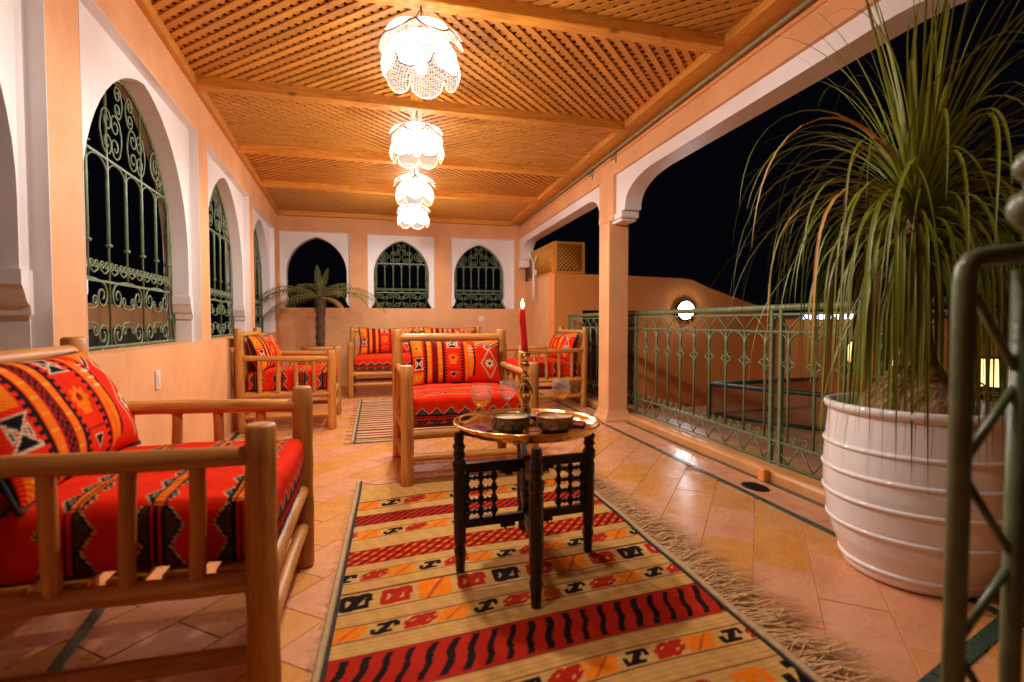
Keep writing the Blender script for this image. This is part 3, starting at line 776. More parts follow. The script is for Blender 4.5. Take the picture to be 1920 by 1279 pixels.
railing('green wrought iron balcony railing running from the pillar behind the white plant pot', 1.00, 4.80, (1.02, 2.66, 2.74, 4.60))

# lower terrace outside, stepped ledge, stair wall with curved top
struct(MB().box(2.45, 16, -4, 6.7, -.55, -.27).build('terrace', M_STONE))
lg = MB().prism([(.39, -.27), (.82, -.27), (.82, -.06), (.80, -.03), (.39, -.02)], [], lambda o_, z: rp(o_, 1.0, z), lambda o_, z: rp(o_, 6.4, z))
tag(lg.build('terrace_ledge', M_KERB), 'low plastered ledge on the outer side of the kerb below the railing', 'ledge')
YT = 6.764
st = thing('stair_building', 'terracotta stair wall with a curved sloping top and a dark doorway', 'building', (2.38, YT, 0))
top = [(0, 1.62), (1.0, 1.612), (1.95, 1.592), (2.12, 1.575), (2.41, 1.46), (2.80, 1.34), (3.25, 1.21), (4.04, .99), (5.2, .70), (5.2, -.6), (1.262, -.6), (1.262, 1.12), (.41, 1.12), (.41, -.6), (0, -.6)]
MB().prism(top, [], lambda x, z: (x, 0, z), lambda x, z: (x, .22, z)).build('front_wall', M_TERRA, st)
MB().prism([(.002, 1.62), (.002, -.6), (.22, -.6), (.22, 1.62)], [], lambda x, z: (x, .221, z), lambda x, z: (x+.055, 1.70, z)).build('side_wall', M_PEACH, st)
MB().box(.41, 1.262, .12, .16, -.6, 1.12).build('door', M_DOOR, st)
for x_ in (.55, .98):
    MB().bbox(x_, x_+.2, .108, .121, -.2, .95, .004).build('door_panel', M_DOOR, st)
# lattice screen box above the stair wall
ls = thing('lattice_screen', 'small boxed wooden lattice screen standing on top of the stair wall', 'screen', (2.39, YT+.01, 1.621))
def screen_face(parent, p0, p1, h):
    p0 = Vector(p0); p1 = Vector(p1); d = (p1-p0); L = d.length; d.normalize(); nrm = Vector((-d.y, d.x, 0))
    rot = math.atan2(d.y, d.x)
    for (a_, b_, z0, z1) in ((0, .035, 0, h), (L-.035, L, 0, h), (.036, L-.036, 0, .03), (.036, L-.036, h-.035, h)):
        o = MB().box(a_, b_, -.015, .015, z0, z1).build('frame', M_PINE['Z'], parent, p0); o.rotation_euler = (0, 0, rot)
    bars = MB(); n = int(L/.05)
    for sg, yy in ((1, -.004), (-1, .004)):
        for k in range(-10, n+10):
            x0 = k*.055
            quad = [(.03, .03), (L-.03, .03), (L-.03, h-.03), (.03, h-.03)]
            t = clip((x0, 0), (math.cos(R(45)), math.sin(R(45))) if sg > 0 else (-math.cos(R(45)), math.sin(R(45))), quad)
            if not t: continue
            dx = math.cos(R(45))*sg; q0 = (x0+dx*t[0], math.sin(R(45))*t[0]); q1 = (x0+dx*t[1], math.sin(R(45))*t[1])
            bars.tube([(q0[0], yy, q0[1]), (q1[0], yy, q1[1])], .0115, 4)
    o = bars.build('lattice', M_SLAT, parent, p0); o.rotation_euler = (0, 0, rot); o['kind'] = 'stuff'
screen_face(ls, (0, 0, 0), (.43, 0, 0), .43)
screen_face(ls, (0, .02, 0), (.04, 1.5, 0), .43)
MB().box(.02, .42, .10, 1.5, 0, .40).build('screen_core', M_DOOR, ls)
fp = thing('forked_pole', 'white forked pole standing beside the wooden lattice screen', 'pole', (2.33, 7.55, 1.3))
MB().tube([(0, 0, 0), (.0, 0, .55)], .017, 8).build('pole', M_WHITEMETAL, fp)
for sd in (-1, 1):
    MB().tube([(0, 0, .54), (sd*.075, sd*.02, .68)], .011, 6).build('fork', M_WHITEMETAL, fp)
MB().bbox(.015, .05, -.02, .02, .36, .44, .006).build('junction_box', M_WHITEMETAL, fp)
# round bulkhead lamp on the stair wall
bl = thing('bulkhead_lamp', 'round white bulkhead lamp shining on the terracotta stair wall', 'wall lamp', (4.375, YT, 1.128), 0)
o = MB().lathe([(.0, .0), (.150, .0), (.155, .02), (.150, .045), (.128, .05)], 28).build('ring', M_DARKMETAL, bl); o.rotation_euler = (R(90), 0, 0)
o = MB().lathe([(.128, .045), (.115, .075), (.08, .10), (.04, .112), (.0, .115)], 28).build('globe', M_BULKLIT, bl); o.rotation_euler = (R(90), 0, 0)
# green framed skylight over the courtyard
sk = thing('skylight_frame', 'dark green metal framed low glass box around the courtyard opening', 'skylight', (4.22, 5.93, -.27))
ux = Vector((2.22, .23, 0)); uy = Vector((.93, -1.89, 0)); hgt = .42
cs = [Vector((0, 0, 0)), ux, ux+uy, uy]
for i in range(4):
    a_, b_ = cs[i], cs[(i+1) % 4]
    MB().tube([a_+Vector((0, 0, hgt)), b_+Vector((0, 0, hgt))], .028, 4).build('top_rail', M_GREENFRAME, sk)
    MB().tube([a_+Vector((0, 0, .03)), b_+Vector((0, 0, .03))], .022, 4).build('bottom_rail', M_GREENFRAME, sk)
    MB().tube([a_, a_+Vector((0, 0, hgt))], .035, 4).build('post', M_GREENFRAME, sk)
    MB().add([a_+Vector((0, 0, .04)), b_+Vector((0, 0, .04)), b_+Vector((0, 0, hgt-.02)), a_+Vector((0, 0, hgt-.02))], [(0, 1, 2, 3)]).build('pane', M_PANE, sk)
# lit pavilion across the courtyard, seen through the plant
pv = thing('pavilion', 'low terracotta pavilion across the courtyard with glowing windows', 'building', (6.9, 5.55, -.3), R(-36))
MB().box(-1.4, 3.0, 0, 1.6, 0, 1.32).build('wall', M_TERRA, pv)
MB().box(-1.5, 3.1, -.12, 1.7, 1.321, 1.40).build('roof', M_DARKSTONE, pv)
for i, (x0, x1, z0, z1, mt_) in enumerate(((.72, 1.30, .42, .78, M_LITWIN), (1.42, 1.95, .45, .76, M_LITWIN), (-.62, -.52, .70, .98, M_LITWIN), (-.12, -.04, .62, .95, M_LITWIN))):
    wdw = MB().box(x0-.03, x1+.03, -.02, .01, z0-.03, z1+.03).build('window', M_DOOR, pv)
    MB().box(x0, x1, -.026, -.0205, z0, z1).build('pane', mt_, wdw)
MB().box(.70, 1.98, -.05, -.021, .30, .345).build('copper_ledge', M_BRASSOLD, pv)
for i in range(5):
    MB().box(-1.18+.17*i, -1.08+.17*i, -.15, -.122, 1.30, 1.37).build('sign_light', M_BLUELIT, pv)
# parapet and shrubs outside the window wall
struct(MB().box(-9, -1.22, -3, 12, -.6, -.32).build('yard', M_STONE))
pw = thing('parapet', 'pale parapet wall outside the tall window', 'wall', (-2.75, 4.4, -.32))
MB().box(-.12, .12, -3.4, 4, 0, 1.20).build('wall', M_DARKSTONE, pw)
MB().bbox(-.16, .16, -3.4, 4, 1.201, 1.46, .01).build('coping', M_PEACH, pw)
def bush(label, loc, r, n=150):
    root = thing('shrub', label, 'shrub', loc)
    MB().tube([(0, 0, 0), (.02, .02, r*.8)], [.025, .012], 6).build('stem', M_PALMBARK, root)
    mb = MB()
    for i in range(n):
        d = Vector((random.gauss(0, 1), random.gauss(0, 1), random.gauss(0, .8))).normalized()*r*random.uniform(.35, 1.0)
        c = d+Vector((0, 0, r*1.0)); a = Vector((random.gauss(0, 1), random.gauss(0, 1), random.gauss(0, 1))).normalized(); b = a.orthogonal().normalized()
        L = random.uniform(.05, .09)
        mb.add([c-a*L, c+b*L*.4, c+a*L, c-b*L*.4], [(0, 1, 2, 3)])
    o = mb.build('foliage', M_BUSH, root, fix=False); o['kind'] = 'stuff'
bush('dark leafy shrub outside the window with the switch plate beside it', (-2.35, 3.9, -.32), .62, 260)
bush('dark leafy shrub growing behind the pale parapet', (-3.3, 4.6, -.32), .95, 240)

# ================================================================== GATE RAILING IN THE FOREGROUND
M_GATE = noisy('dark_green_gate_iron', (0.07, 0.095, 0.045), (0.13, 0.165, 0.08), scale=22, rough=0.35, bumps=0.25, bscale=70, spec=0.5)
gt = thing('stair_gate', 'green iron gate panel with cross braces standing in front of the white pot', 'gate', (.868, .598, 0), R(-15))
gw_ = .088
pts = [(.0, 0, .0), (.0, 0, 1.01), (.002, 0, 1.032), (.009, 0, 1.044), (.024, 0, 1.049), (.09, 0, 1.056), (.45, 0, 1.085)]
MB().tube(pts, .0150, 8).build('post', M_GATE, gt)
MB().tube([(gw_, 0, 0), (gw_, 0, 1.03)], .0135, 8).build('post', M_GATE, gt)
MB().tube([(gw_+.26, 0, 0), (gw_+.26, 0, 1.06)], .0165, 8).build('post', M_GATE, gt)
zc = [1.02, .865, .725, .585, .445, .305, .165, .03]
for i in range(len(zc)-1):
    a_, b_ = (.0, gw_) if i % 2 == 0 else (gw_, .0)
    MB().tube([(a_, 0, zc[i]), (b_, 0, zc[i+1])], .0065, 6).build('brace', M_GATE, gt)
for z in (.10, .90):
    MB().tube([(gw_, 0, z), (gw_+.26, 0, z)], .011, 6).build('rail', M_GATE, gt)
for i in range(3):
    MB().tube([(gw_+.065*(i+1), 0, .10), (gw_+.065*(i+1), 0, .90)], .007, 6).build('bar', M_GATE, gt)
o = MB().lathe([(.0, 0), (.010, .0), (.010, .045), (.018, .05), (.030, .066), (.032, .082), (.026, .098), (.012, .106), (.012, .118), (.022, .126), (.027, .142), (.020, .160), (.006, .170), (.0, .171)], 18).build('finial', M_GATE, gt, (gw_+.012, 0, 1.045))

# ================================================================== FURNITURE
RED = (.72, .024, .004); DRED = (.36, .012, .006); ORG = (.80, .17, .008); BLK = (.012, .008, .008)
CRM = (.60, .47, .29); TEAL = (.085, .135, .125); BRN = (.075, .045, .030); YEL = (.78, .33, .04)
def paint(C, mask, col): C[mask, :3] = col
def tri(u, per): return np.abs(((u/per) % 1.0)-.5)*2
def seat_pattern(u, v):
    """u along the width, v from the front edge backwards (negative down the front), metres"""
    C = np.ones((len(u), 4), dtype=np.float32); C[:, :3] = RED
    for v0, big in ((-.118, 1), (.075, 0), (.245, 0), (.415, 0), (.575, 0)):
        dv = v-v0; a = np.abs(dv)
        amp = .040 if big else .030
        edge = .022+amp*(1-tri(u+(0.0 if v0 < 0 else .03*v0), .098))
        edge = edge*(1 if big else .8)
        if not big: a = np.where(dv > 0, a, a*1.35)
        paint(C, a < edge, CRM if big else (.42, .30, .14))
        paint(C, a < edge-.005, BLK)
        inner = a < edge-.013
        paint(C, inner, BRN if big else TEAL)
        paint(C, inner & ((np.floor(u/.007).astype(int) % 2) == 0), (.13, .07, .045) if big else (.20, .20, .14))
        paint(C, a < .019, BLK)
        paint(C, a < .013, RED if big else ORG)
        paint(C, (a < .013) & (tri(u, .018) < .35), DRED)
        paint(C, a < .003, BLK)
    return C
def rounded(W, D, H, rad, cell):
    """rounded box as six dense grids; returns verts, faces, flat coordinates and face ids"""
    V = []; F = []; P = []
    faces = [('top', 0, 1, 2, 1), ('bot', 0, 1, 2, -1), ('front', 0, 2, 1, -1), ('back', 0, 2, 1, 1), ('left', 1, 2, 0, -1), ('right', 1, 2, 0, 1)]
    ext = np.array([W, D, H])/2; info = []
    for nm, ia, ib, ic, sg in faces:
        cl = cell if nm != 'bot' and nm != 'back' else .05
        na = max(2, int(2*ext[ia]/cl)); nb = max(2, int(2*ext[ib]/cl))
        a = np.linspace(-ext[ia], ext[ia], na+1); b = np.linspace(-ext[ib], ext[ib], nb+1)
        A, B = np.meshgrid(a, b); p = np.zeros((A.size, 3)); p[:, ia] = A.ravel(); p[:, ib] = B.ravel(); p[:, ic] = sg*ext[ic]
        q = np.clip(p, -(ext-rad), ext-rad); d = p-q; ln = np.linalg.norm(d, axis=1, keepdims=True)
        out = q+d/np.maximum(ln, 1e-9)*rad
        base = sum(len(x) for x in V); V.append(out); info.append((nm, p))
        idx = np.arange(A.size).reshape(A.shape)+base
        f = np.stack([idx[:-1, :-1], idx[:-1, 1:], idx[1:, 1:], idx[1:, :-1]], -1).reshape(-1, 4)
        if (sg > 0) != (nm in ('top', 'left', 'right', 'bot')): pass
        F.append(f)
    return np.concatenate(V), np.concatenate(F), info, ext
def cushion_mesh(W, D, H):
    V, F, info, ext = rounded(W, D, H, .030, .0055)
    cols = []
    for nm, p in info:
        x, y, z = p[:, 0], p[:, 1]+ext[1], p[:, 2]
        if nm in ('top', 'bot'): cols.append(seat_pattern(x, y))
        elif nm == 'front': cols.append(seat_pattern(x, -(ext[2]-z)))
        elif nm == 'back': cols.append(seat_pattern(x, 2*ext[1]+(ext[2]-z)))
        else:   # sides: the bands run down over the edge; dark zigzags there
            cols.append(seat_pattern_side(z, y))
    x, y = V[:, 0]/ext[0], V[:, 1]/ext[1]
    crown = np.where(V[:, 2] > 0, .020*np.clip(1-x**4, 0, 1)*np.clip(1-y**4, 0, 1), 0)
    V = V.copy(); V[:, 2] += crown+.004*np.sin(V[:, 0]*17+1)*np.cos(V[:, 1]*13)+.0025*np.sin(V[:, 0]*41+V[:, 1]*23)*np.cos(V[:, 1]*31-V[:, 0]*8)
    V[:, 1] -= .008*np.clip(1-x**2, 0, 1)*(V[:, 1] < 0)
    mb = MB(); mb.v = [tuple(p) for p in V.tolist()]; mb.f = [tuple(f) for f in F.tolist()]; mb.sm = [True]*len(mb.f)
    o = mb.build('cushion', M_CLOTH, None, col=np.concatenate(cols)); me = o.data; bpy.data.objects.remove(o); return me
def seat_pattern_side(z, y):
    C = np.ones((len(z), 4), dtype=np.float32); C[:, :3] = RED
    for v0 in (.03, .215, .40, .585):
        a = np.abs(y-v0-.035)
        edge = .028+.030*(1-tri(z+.02, .098))
        paint(C, a < edge+.004, CRM); paint(C, a < edge, BLK)
        paint(C, (a < edge-.008), BRN); paint(C, (a < edge-.008) & (np.floor(z/.007).astype(int) % 2 == 0), (.11, .05, .035))
        paint(C, a < .020, BLK); paint(C, a < .012, RED); paint(C, a < .004, BLK)
    return C
def pillow_pattern(u, v):
    """u 0..1 across, v 0..1 up"""
    C = np.ones((len(u), 4), dtype=np.float32); C[:, :3] = RED
    x = u*.66; y = v*.40
    def bar(a, b, col): paint(C, (x > a) & (x < b), col)
    def star(cx, cy, r, c1, c2):
        dx, dy = x-cx, y-cy; an = np.arctan2(dy, dx); rr = np.hypot(dx, dy)
        pet = r*(.55+.45*np.abs(np.cos(an*4)))
        paint(C, rr < pet, c1); paint(C, rr < r*.30, c2)
    def bow(cx, cy, w_, h_):
        dx, dy = np.abs(x-cx), np.abs(y-cy)
        paint(C, (dy < h_) & (dx < w_*dy/h_+.005), CRM); paint(C, (dy < h_-.006) & (dx < w_*dy/h_-.002), BLK)
        paint(C, (dx < w_*.8) & (dy < h_*.6*dx/w_) & (dx > .012), CRM); paint(C, (dx < w_*.65) & (dy < h_*.4*dx/w_) & (dx > .018), BLK)
    # left field
    paint(C, (x < .085) & (y > .24), ORG); star(.045, .31, .035, (.68, .30, .03), DRED)
    paint(C, (x > .02) & (x < .09) & (y < .10), ORG); star(.055, .055, .022, YEL, BLK); bow(.055, .175, .035, .05)
    # braids and orange bars
    bar(.105, .118, BLK); paint(C, (x > .090) & (x < .112) & (tri(y, .026) > .5), BLK)
    bar(.120, .148, ORG); paint(C, (x > .120) & (x < .148) & (tri(y, .05) > .86), YEL)
    bar(.152, .190, DRED); tw_ = np.abs(x-.171-.010*np.sin(y/.0075)); paint(C, (x > .152) & (x < .19) & (tw_ < .005), BLK)
    tw2 = np.abs(x-.171+.010*np.sin(y/.0075)); paint(C, (x > .152) & (x < .19) & (tw2 < .004), BLK)
    bar(.150, .154, BLK); bar(.188, .192, BLK)
    bar(.196, .224, ORG); paint(C, (x > .196) & (x < .224) & (tri(y+.02, .05) > .86), YEL)
    bar(.228, .238, BLK); paint(C, (x > .235) & (x < .252) & (tri(y, .026) > .5), BLK)
    # middle field
    bow(.300, .345, .045, .038); star(.300, .215, .040, ORG, DRED)
    paint(C, (np.abs(x-.30) < .022) & (np.abs(y-.185) < .022), ORG); paint(C, np.hypot(x-.30, y-.225) < .006, BLK)
    paint(C, (np.abs(x-.30) < .055) & (np.abs(y-.115) < .006), DRED)
    paint(C, (np.abs(x-.300) < (y-.045)*.55) & (y < .095) & (y > .045), CRM); paint(C, (np.abs(x-.300) < (y-.052)*.55) & (y < .089), BLK)
    bar(.368, .378, BLK); paint(C, (x > .352) & (x < .37) & (tri(y, .026) > .5), BLK)
    bar(.384, .404, ORG)
    # arrow band
    ar = np.abs(x-.455+.10*np.abs(y-.20)*1.0); paint(C, (x > .408) & (x < .47) & (y > .05) & (y < .35) & (x < .452-.18*np.abs(y-.20)), ORG)
    paint(C, (ar < .006) & (y > .06) & (y < .34), BLK); paint(C, (np.abs(x-.425) < .02) & (tri(y, .03) > .7) & (y > .22) & (y < .33), CRM)
    # right field: stepped cream diamond with a flower, small diamond above it
    d1 = np.abs(x-.565)/.065+np.abs(y-.165)/.125
    paint(C, np.abs(d1-1) < .085, (.50, .37, .18)); star(.565, .165, .040, CRM, BLK)
    d2 = np.abs(x-.555)/.034+np.abs(y-.315)/.034
    paint(C, np.abs(d2-1) < .2, CRM); paint(C, d2 < .42, BLK); paint(C, d2 < .16, CRM)
    zz = np.abs(y-.365+.05*tri(x+.02, .12)); paint(C, (x > .46) & (zz < .006), BLK); paint(C, (x > .46) & (y > .372-.05*tri(x+.02, .12)), ORG)
    paint(C, (x > .46) & (np.abs(zz-.010) < .003), CRM)
    e = np.minimum(np.minimum(x, .66-x), np.minimum(y, .40-y)); paint(C, e < .006, BLK)
    return C
def pillow_mesh(W=.66, H=.335, T=.080):
    nu, nv = 150, 92
    u, v = np.meshgrid(np.linspace(0, 1, nu+1), np.linspace(0, 1, nv+1)); u = u.ravel(); v = v.ravel()
    a, b = 2*u-1, 2*v-1
    t = T*np.clip((1-np.abs(a)**3.2), 0, 1)**.55*np.clip((1-np.abs(b)**2.6), 0, 1)**.55
    x = a*W/2*(1-.055*(1-b**2)*np.abs(a)**3); z = b*H/2*(1-.10*(1-a**2)*np.abs(b)**3)
    t = t+.004*np.sin(a*9+b*4)*np.clip(1-np.abs(a), 0, 1)*np.clip(1-np.abs(b), 0, 1)
    V = np.concatenate([np.stack([x, -t, z+H/2], 1), np.stack([x, t, z+H/2], 1)])
    idx = np.arange((nu+1)*(nv+1)).reshape(nv+1, nu+1)
    f = np.stack([idx[:-1, :-1], idx[:-1, 1:], idx[1:, 1:], idx[1:, :-1]], -1).reshape(-1, 4)
    F = np.concatenate([f, f[:, ::-1]+(nu+1)*(nv+1)])
    C = pillow_pattern(u, v); C = np.concatenate([C, C])
    mb = MB(); mb.v = [tuple(p) for p in V.tolist()]; mb.f = [tuple(q) for q in F.tolist()]; mb.sm = [True]*len(mb.f)
    o = mb.build('pillow', M_CLOTH, None, fix=False, col=C); me = o.data; bpy.data.objects.remove(o)
    edge = [(x[i], 0, z[i]+H/2) for i in list(idx[0, ::3])+list(idx[::3, -1])+list(idx[-1, ::-3])+list(idx[::-3, 0])]
    pm = shared('piping', MB().tube(edge, .0055, 5, closed=True), M_PIPING)
    return me, pm
PILLOW, PIPING = pillow_mesh()
SEAT1 = cushion_mesh(.80, .70, .165)
SEAT2 = cushion_mesh(1.68, .70, .165)

def log(p0, p1, r, wob=.004, taper=.92, n=12):
    """one peeled log: slightly bent, slightly uneven, with eased ends"""
    p0 = Vector(p0); p1 = Vector(p1); L = (p1-p0).length; m = max(5, int(L/.10)+3)
    pts = []; rs = []
    off = Vector((random.uniform(-1, 1), random.uniform(-1, 1), random.uniform(-1, 1)))*wob
    for i in range(m+1):
        t = i/m
        pts.append(p0.lerp(p1, t)+off*math.sin(math.pi*t)); rs.append(r*(1-(1-taper)*t)*random.uniform(.945, 1.05))
    e = min(.008, r*.25)/L
    pts = [pts[0], p0.lerp(p1, e)]+pts[1:-1]+[p0.lerp(p1, 1-e), pts[-1]]
    rs = [rs[0]*.80, rs[0]]+rs[1:-1]+[rs[-1], rs[-1]*.80]
    return MB().tube(pts, rs, n)
def log_seat(name, label, cat, loc, rz, W=.80, D=.72, seats=1, group=None, cut=0):
    root = thing(name, label, cat, loc, rz, group)
    hw, hd = W/2, D/2
    def put(nm, p0, p1, r, ax, wob=.004, taper=.94): return log(p0, p1, r, wob, taper).build(nm, M_LOG[ax], root)
    for sx in (-1, 1):
        put('front_post', (sx*hw, -hd, 0), (sx*hw, -hd, .70), .038, 'Z', .003, .97)
        put('back_post', (sx*hw, hd, 0), (sx*hw+.0, hd+.02, .895), .037, 'Z', .003, .95)
        put('arm_rail', (sx*hw, -hd-.0, .625), (sx*hw, hd+.01, .640), .026, 'Y', .006)
        for k in range(4):
            y = -hd+D*(k+1)/5
            put('arm_spindle', (sx*hw, y, .315), (sx*hw, y+random.uniform(-.01, .01), .620), .019, 'Z', .002)
        put('side_rail', (sx*hw, -hd, .315), (sx*hw, hd, .315), .026, 'Y')
        put('side_stretcher', (sx*hw, -hd, .135), (sx*hw, hd, .135), .022, 'Y')
    put('front_rail', (-hw, -hd+.005, .300), (hw, -hd+.005, .300), .029, 'X', .005)
    put('front_stretcher', (-hw, -hd, .165), (hw, -hd, .160), .023, 'X', .005)
    put('back_rail', (-hw, hd, .315), (hw, hd, .315), .026, 'X')
    put('back_stretcher', (-hw, hd, .150), (hw, hd, .150), .022, 'X')
    spans = [(-hw, hw)] if seats == 1 else [(-hw, 0), (0, hw)]
    if seats == 2:
        put('back_post', (0, hd, 0), (0, hd+.02, .895), .038, 'Z', .003, .95)
        put('front_leg', (0, -hd, 0), (0, -hd, .30), .036, 'Z', .003, .97)
    for a_, b_ in spans:
        put('top_rail', (a_, hd+.018, .835), (b_, hd+.018, .835+random.uniform(-.008, .008)), .029, 'X', .004)
        n = 5
        for k in range(n):
            x = a_+(b_-a_)*(k+1)/(n+1)
            put('back_spindle', (x, hd, .32), (x, hd+.016, .83), .019, 'Z', .002)
    for k in range(6):
        y = -hd+.07+(D-.14)*k/5
        MB().bbox(-hw+.02, hw-.02, y-.04, y+.04, .330, .345, .003).build('seat_board', M_PINE['X'], root)
    link('cushion', SEAT1 if seats == 1 else SEAT2, root, (0, -.018, .428), None, (W/.80*.90, 1, 1) if seats == 1 else (W/1.68*.95, 1, 1))
    return root
def pillow(label, chair, x, y, rx, rz=0.0, s=1.0, z=.512):
    """a loose pillow lying on a seat: own thing, placed in the seat's frame"""
    M_ = Matrix.Translation(chair.location) @ Matrix.Rotation(chair.rotation_euler.z, 4, 'Z') @ Matrix.Translation((x, y, z)) @ Matrix.Rotation(rz, 4, 'Z') @ Matrix.Rotation(rx, 4, 'X')
    o = link('pillow', PILLOW, None); o.matrix_world = M_ @ Matrix.Scale(s, 4)
    tag(o, label, 'pillow', 'kilim pillows'); link('piping', PIPING, o)
    return o
G = 'log armchairs of the gallery'
near = log_seat('log_armchair', 'log armchair with red cushion standing under the window wall beside the big rug', 'armchair', (-.625, 1.765, .006), R(90), .77, .72, 1, G)
mid = log_seat('log_armchair', 'log armchair facing the tea table, behind the brass tray', 'armchair', (.553, 3.42, .006), R(1.5), .76, .72, 1, G)
left = log_seat('log_armchair', 'log armchair against the window wall near the potted palm', 'armchair', (-.725, 5.29, .006), R(90), .77, .73, 1, G)
right = log_seat('log_armchair', 'log armchair with its back to the balcony railing beyond the pillar', 'armchair', (1.90, 5.82, .006), R(-90), .77, .72, 1, G)
sofa = log_seat('log_sofa', 'two seat log sofa with red cushions in front of the end wall', 'sofa', (.605, 7.19, .006), 0, 1.76, .70, 2)
pillow('kilim pillow leaning on the armchair beside the big fringed rug', near, 0.02, .17, R(-27), R(3), 1.12)
pillow('kilim pillow with orange bars and cream diamond on the armchair facing the tea table', mid, .01, .17, R(-20), R(-2), .98)
pillow('kilim pillow on the armchair near the potted palm', left, .0, .19, R(-18), R(-6), 1.0)
pillow('kilim pillow on the armchair beside the balcony railing', right, .02, .19, R(-18), R(5), 1.0)
pillow('kilim pillow on the sofa half nearer the potted palm', sofa, -.42, .16, R(-15), R(4), 1.12)
pillow('kilim pillow on the sofa half nearer the arcade', sofa, .44, .16, R(-15), R(-3), 1.12)

# ------------------------------------------------------------------ rugs
JUT = (.56, .30, .085); RR = (.42, .020, .008); RO = (.80, .19, .006); RB = (.014, .010, .009)
def motif(p, q):
    """a hooked 2-shaped kilim figure in the unit cell"""
    d = np.abs((p-.5)-(q-.5)*.55)
    return ((d < .13) & (q > .12) & (q < .88)) | ((q > .66) & (q < .86) & (p > .28) & (p < .86)) | ((q < .34) & (q > .14) & (p > .12) & (p < .70)) | ((p > .74) & (p < .9) & (q > .45) & (q < .8)) | ((p > .08) & (p < .24) & (q > .2) & (q < .55))
def small_band(C, x, v, a, b, seed, cell=.092):
    m_ = (v > a) & (v < b); q = (v-a)/(b-a); i = np.floor((x+seed*.037)/cell).astype(int); p = ((x+seed*.037)/cell) % 1.0
    k = (i+seed) % 3
    f = motif(p, q); g = (q > .1) & (q < .9)
    paint(C, m_ & (k == 0) & g & ~(motif(p*.9, 1-q) & (np.abs(p-.5) > .35)), RO)
    paint(C, m_ & (k == 1) & f, RB); paint(C, m_ & (k == 2) & (f | ((np.abs(p-q) < .26) & g) | ((np.abs(p-q-.45) < .10) & g) | ((np.abs(p-q+.45) < .10) & g)), RR)
    paint(C, m_ & (k == 0) & (np.abs(p-.5-(q-.5)*.7) < .05) & g, (.48, .10, .02))
    for e in (a, b): paint(C, np.abs(v-e) < .0035, (.10, .012, .012))
def rug_pattern(x, v):
    C = np.ones((len(x), 4), dtype=np.float32)
    sh = (1+.10*np.sin(v*310)+.05*np.sin(x*90+v*40))[:, None]
    C[:, :3] = np.array(JUT)[None, :]*sh
    def edges(a, b):
        for e in (a, b): paint(C, np.abs(v-e) < .0035, (.10, .012, .012))
    small_band(C, x, v, 2.715, 2.825, 0, .12); small_band(C, x, v, 2.338, 2.418, 2, .105); small_band(C, x, v, 1.940, 2.025, 1, .105)
    small_band(C, x, v, 1.582, 1.664, 0, .11); small_band(C, x, v, 1.165, 1.250, 2, .11); small_band(C, x, v, .78, .84, 1, .10)
    # diagonal red and black band
    a, b = 2.490, 2.622; m_ = (v > a) & (v < b); paint(C, m_, RR); paint(C, m_ & (((x-(v-a)*.9)/.044 % 1.0) < .36), RB); edges(a, b)
    # dotted band
    a, b = 2.088, 2.222; m_ = (v > a) & (v < b); paint(C, m_, RR); paint(C, m_ & (((x-(v-a)*.9)/.05 % 1.0) < .22), RB)
    px = ((x-(v-a)*.9)/.05 % 1.0)-.61; pv = ((v-a)/.036+np.floor((x-(v-a)*.9)/.05)*.5) % 1.0-.5
    paint(C, m_ & (np.hypot(px*.05, pv*.036) < .0085), RO); edges(a, b)
    # bird-like figures band
    a, b = 1.738, 1.868; m_ = (v > a) & (v < b); q = (v-a)/(b-a); cell = .135; i = np.floor(x/cell).astype(int); p = (x/cell) % 1.0
    f = motif(p, q) | motif(1-p, q) & (q > .45) | ((np.abs(p-.75) < .07) & (q > .15) & (q < .6)); k = i % 4; g = (q > .06) & (q < .94)
    paint(C, m_ & (k == 0) & f, RB); paint(C, m_ & (k == 1) & f, RR); paint(C, m_ & (k == 2) & g & ~((np.abs(p-.5) > .44)), RO); paint(C, m_ & (k == 3) & f, RR)
    paint(C, m_ & (k == 2) & (np.abs(p-.5-(q-.5)*.5) < .06), (.46, .09, .02)); edges(a, b)
    # broad red band with black bars
    a, b = 1.322, 1.502; m_ = (v > a) & (v < b); paint(C, m_, RR); paint(C, m_ & (((x-(v-a)*.30+.004*np.sin(v*60+x*9))/.062 % 1.0) < .36+.05*np.sin(x*21)) & (v > a+.012) & (v < b-.012), RB); edges(a, b)
    a, b = .93, 1.085; m_ = (v > a) & (v < b); q = (v-a)/(b-a); p = (x/.17) % 1.0; i = np.floor(x/.17).astype(int) % 3
    f = motif(p, q) | motif(1-p, 1-q)
    paint(C, m_ & (i == 0) & f, RO); paint(C, m_ & (i == 1) & f, RB); paint(C, m_ & (i == 2) & f, RR); edges(a, b)
    paint(C, v > 3.105, (.10, .012, .012))
    return C
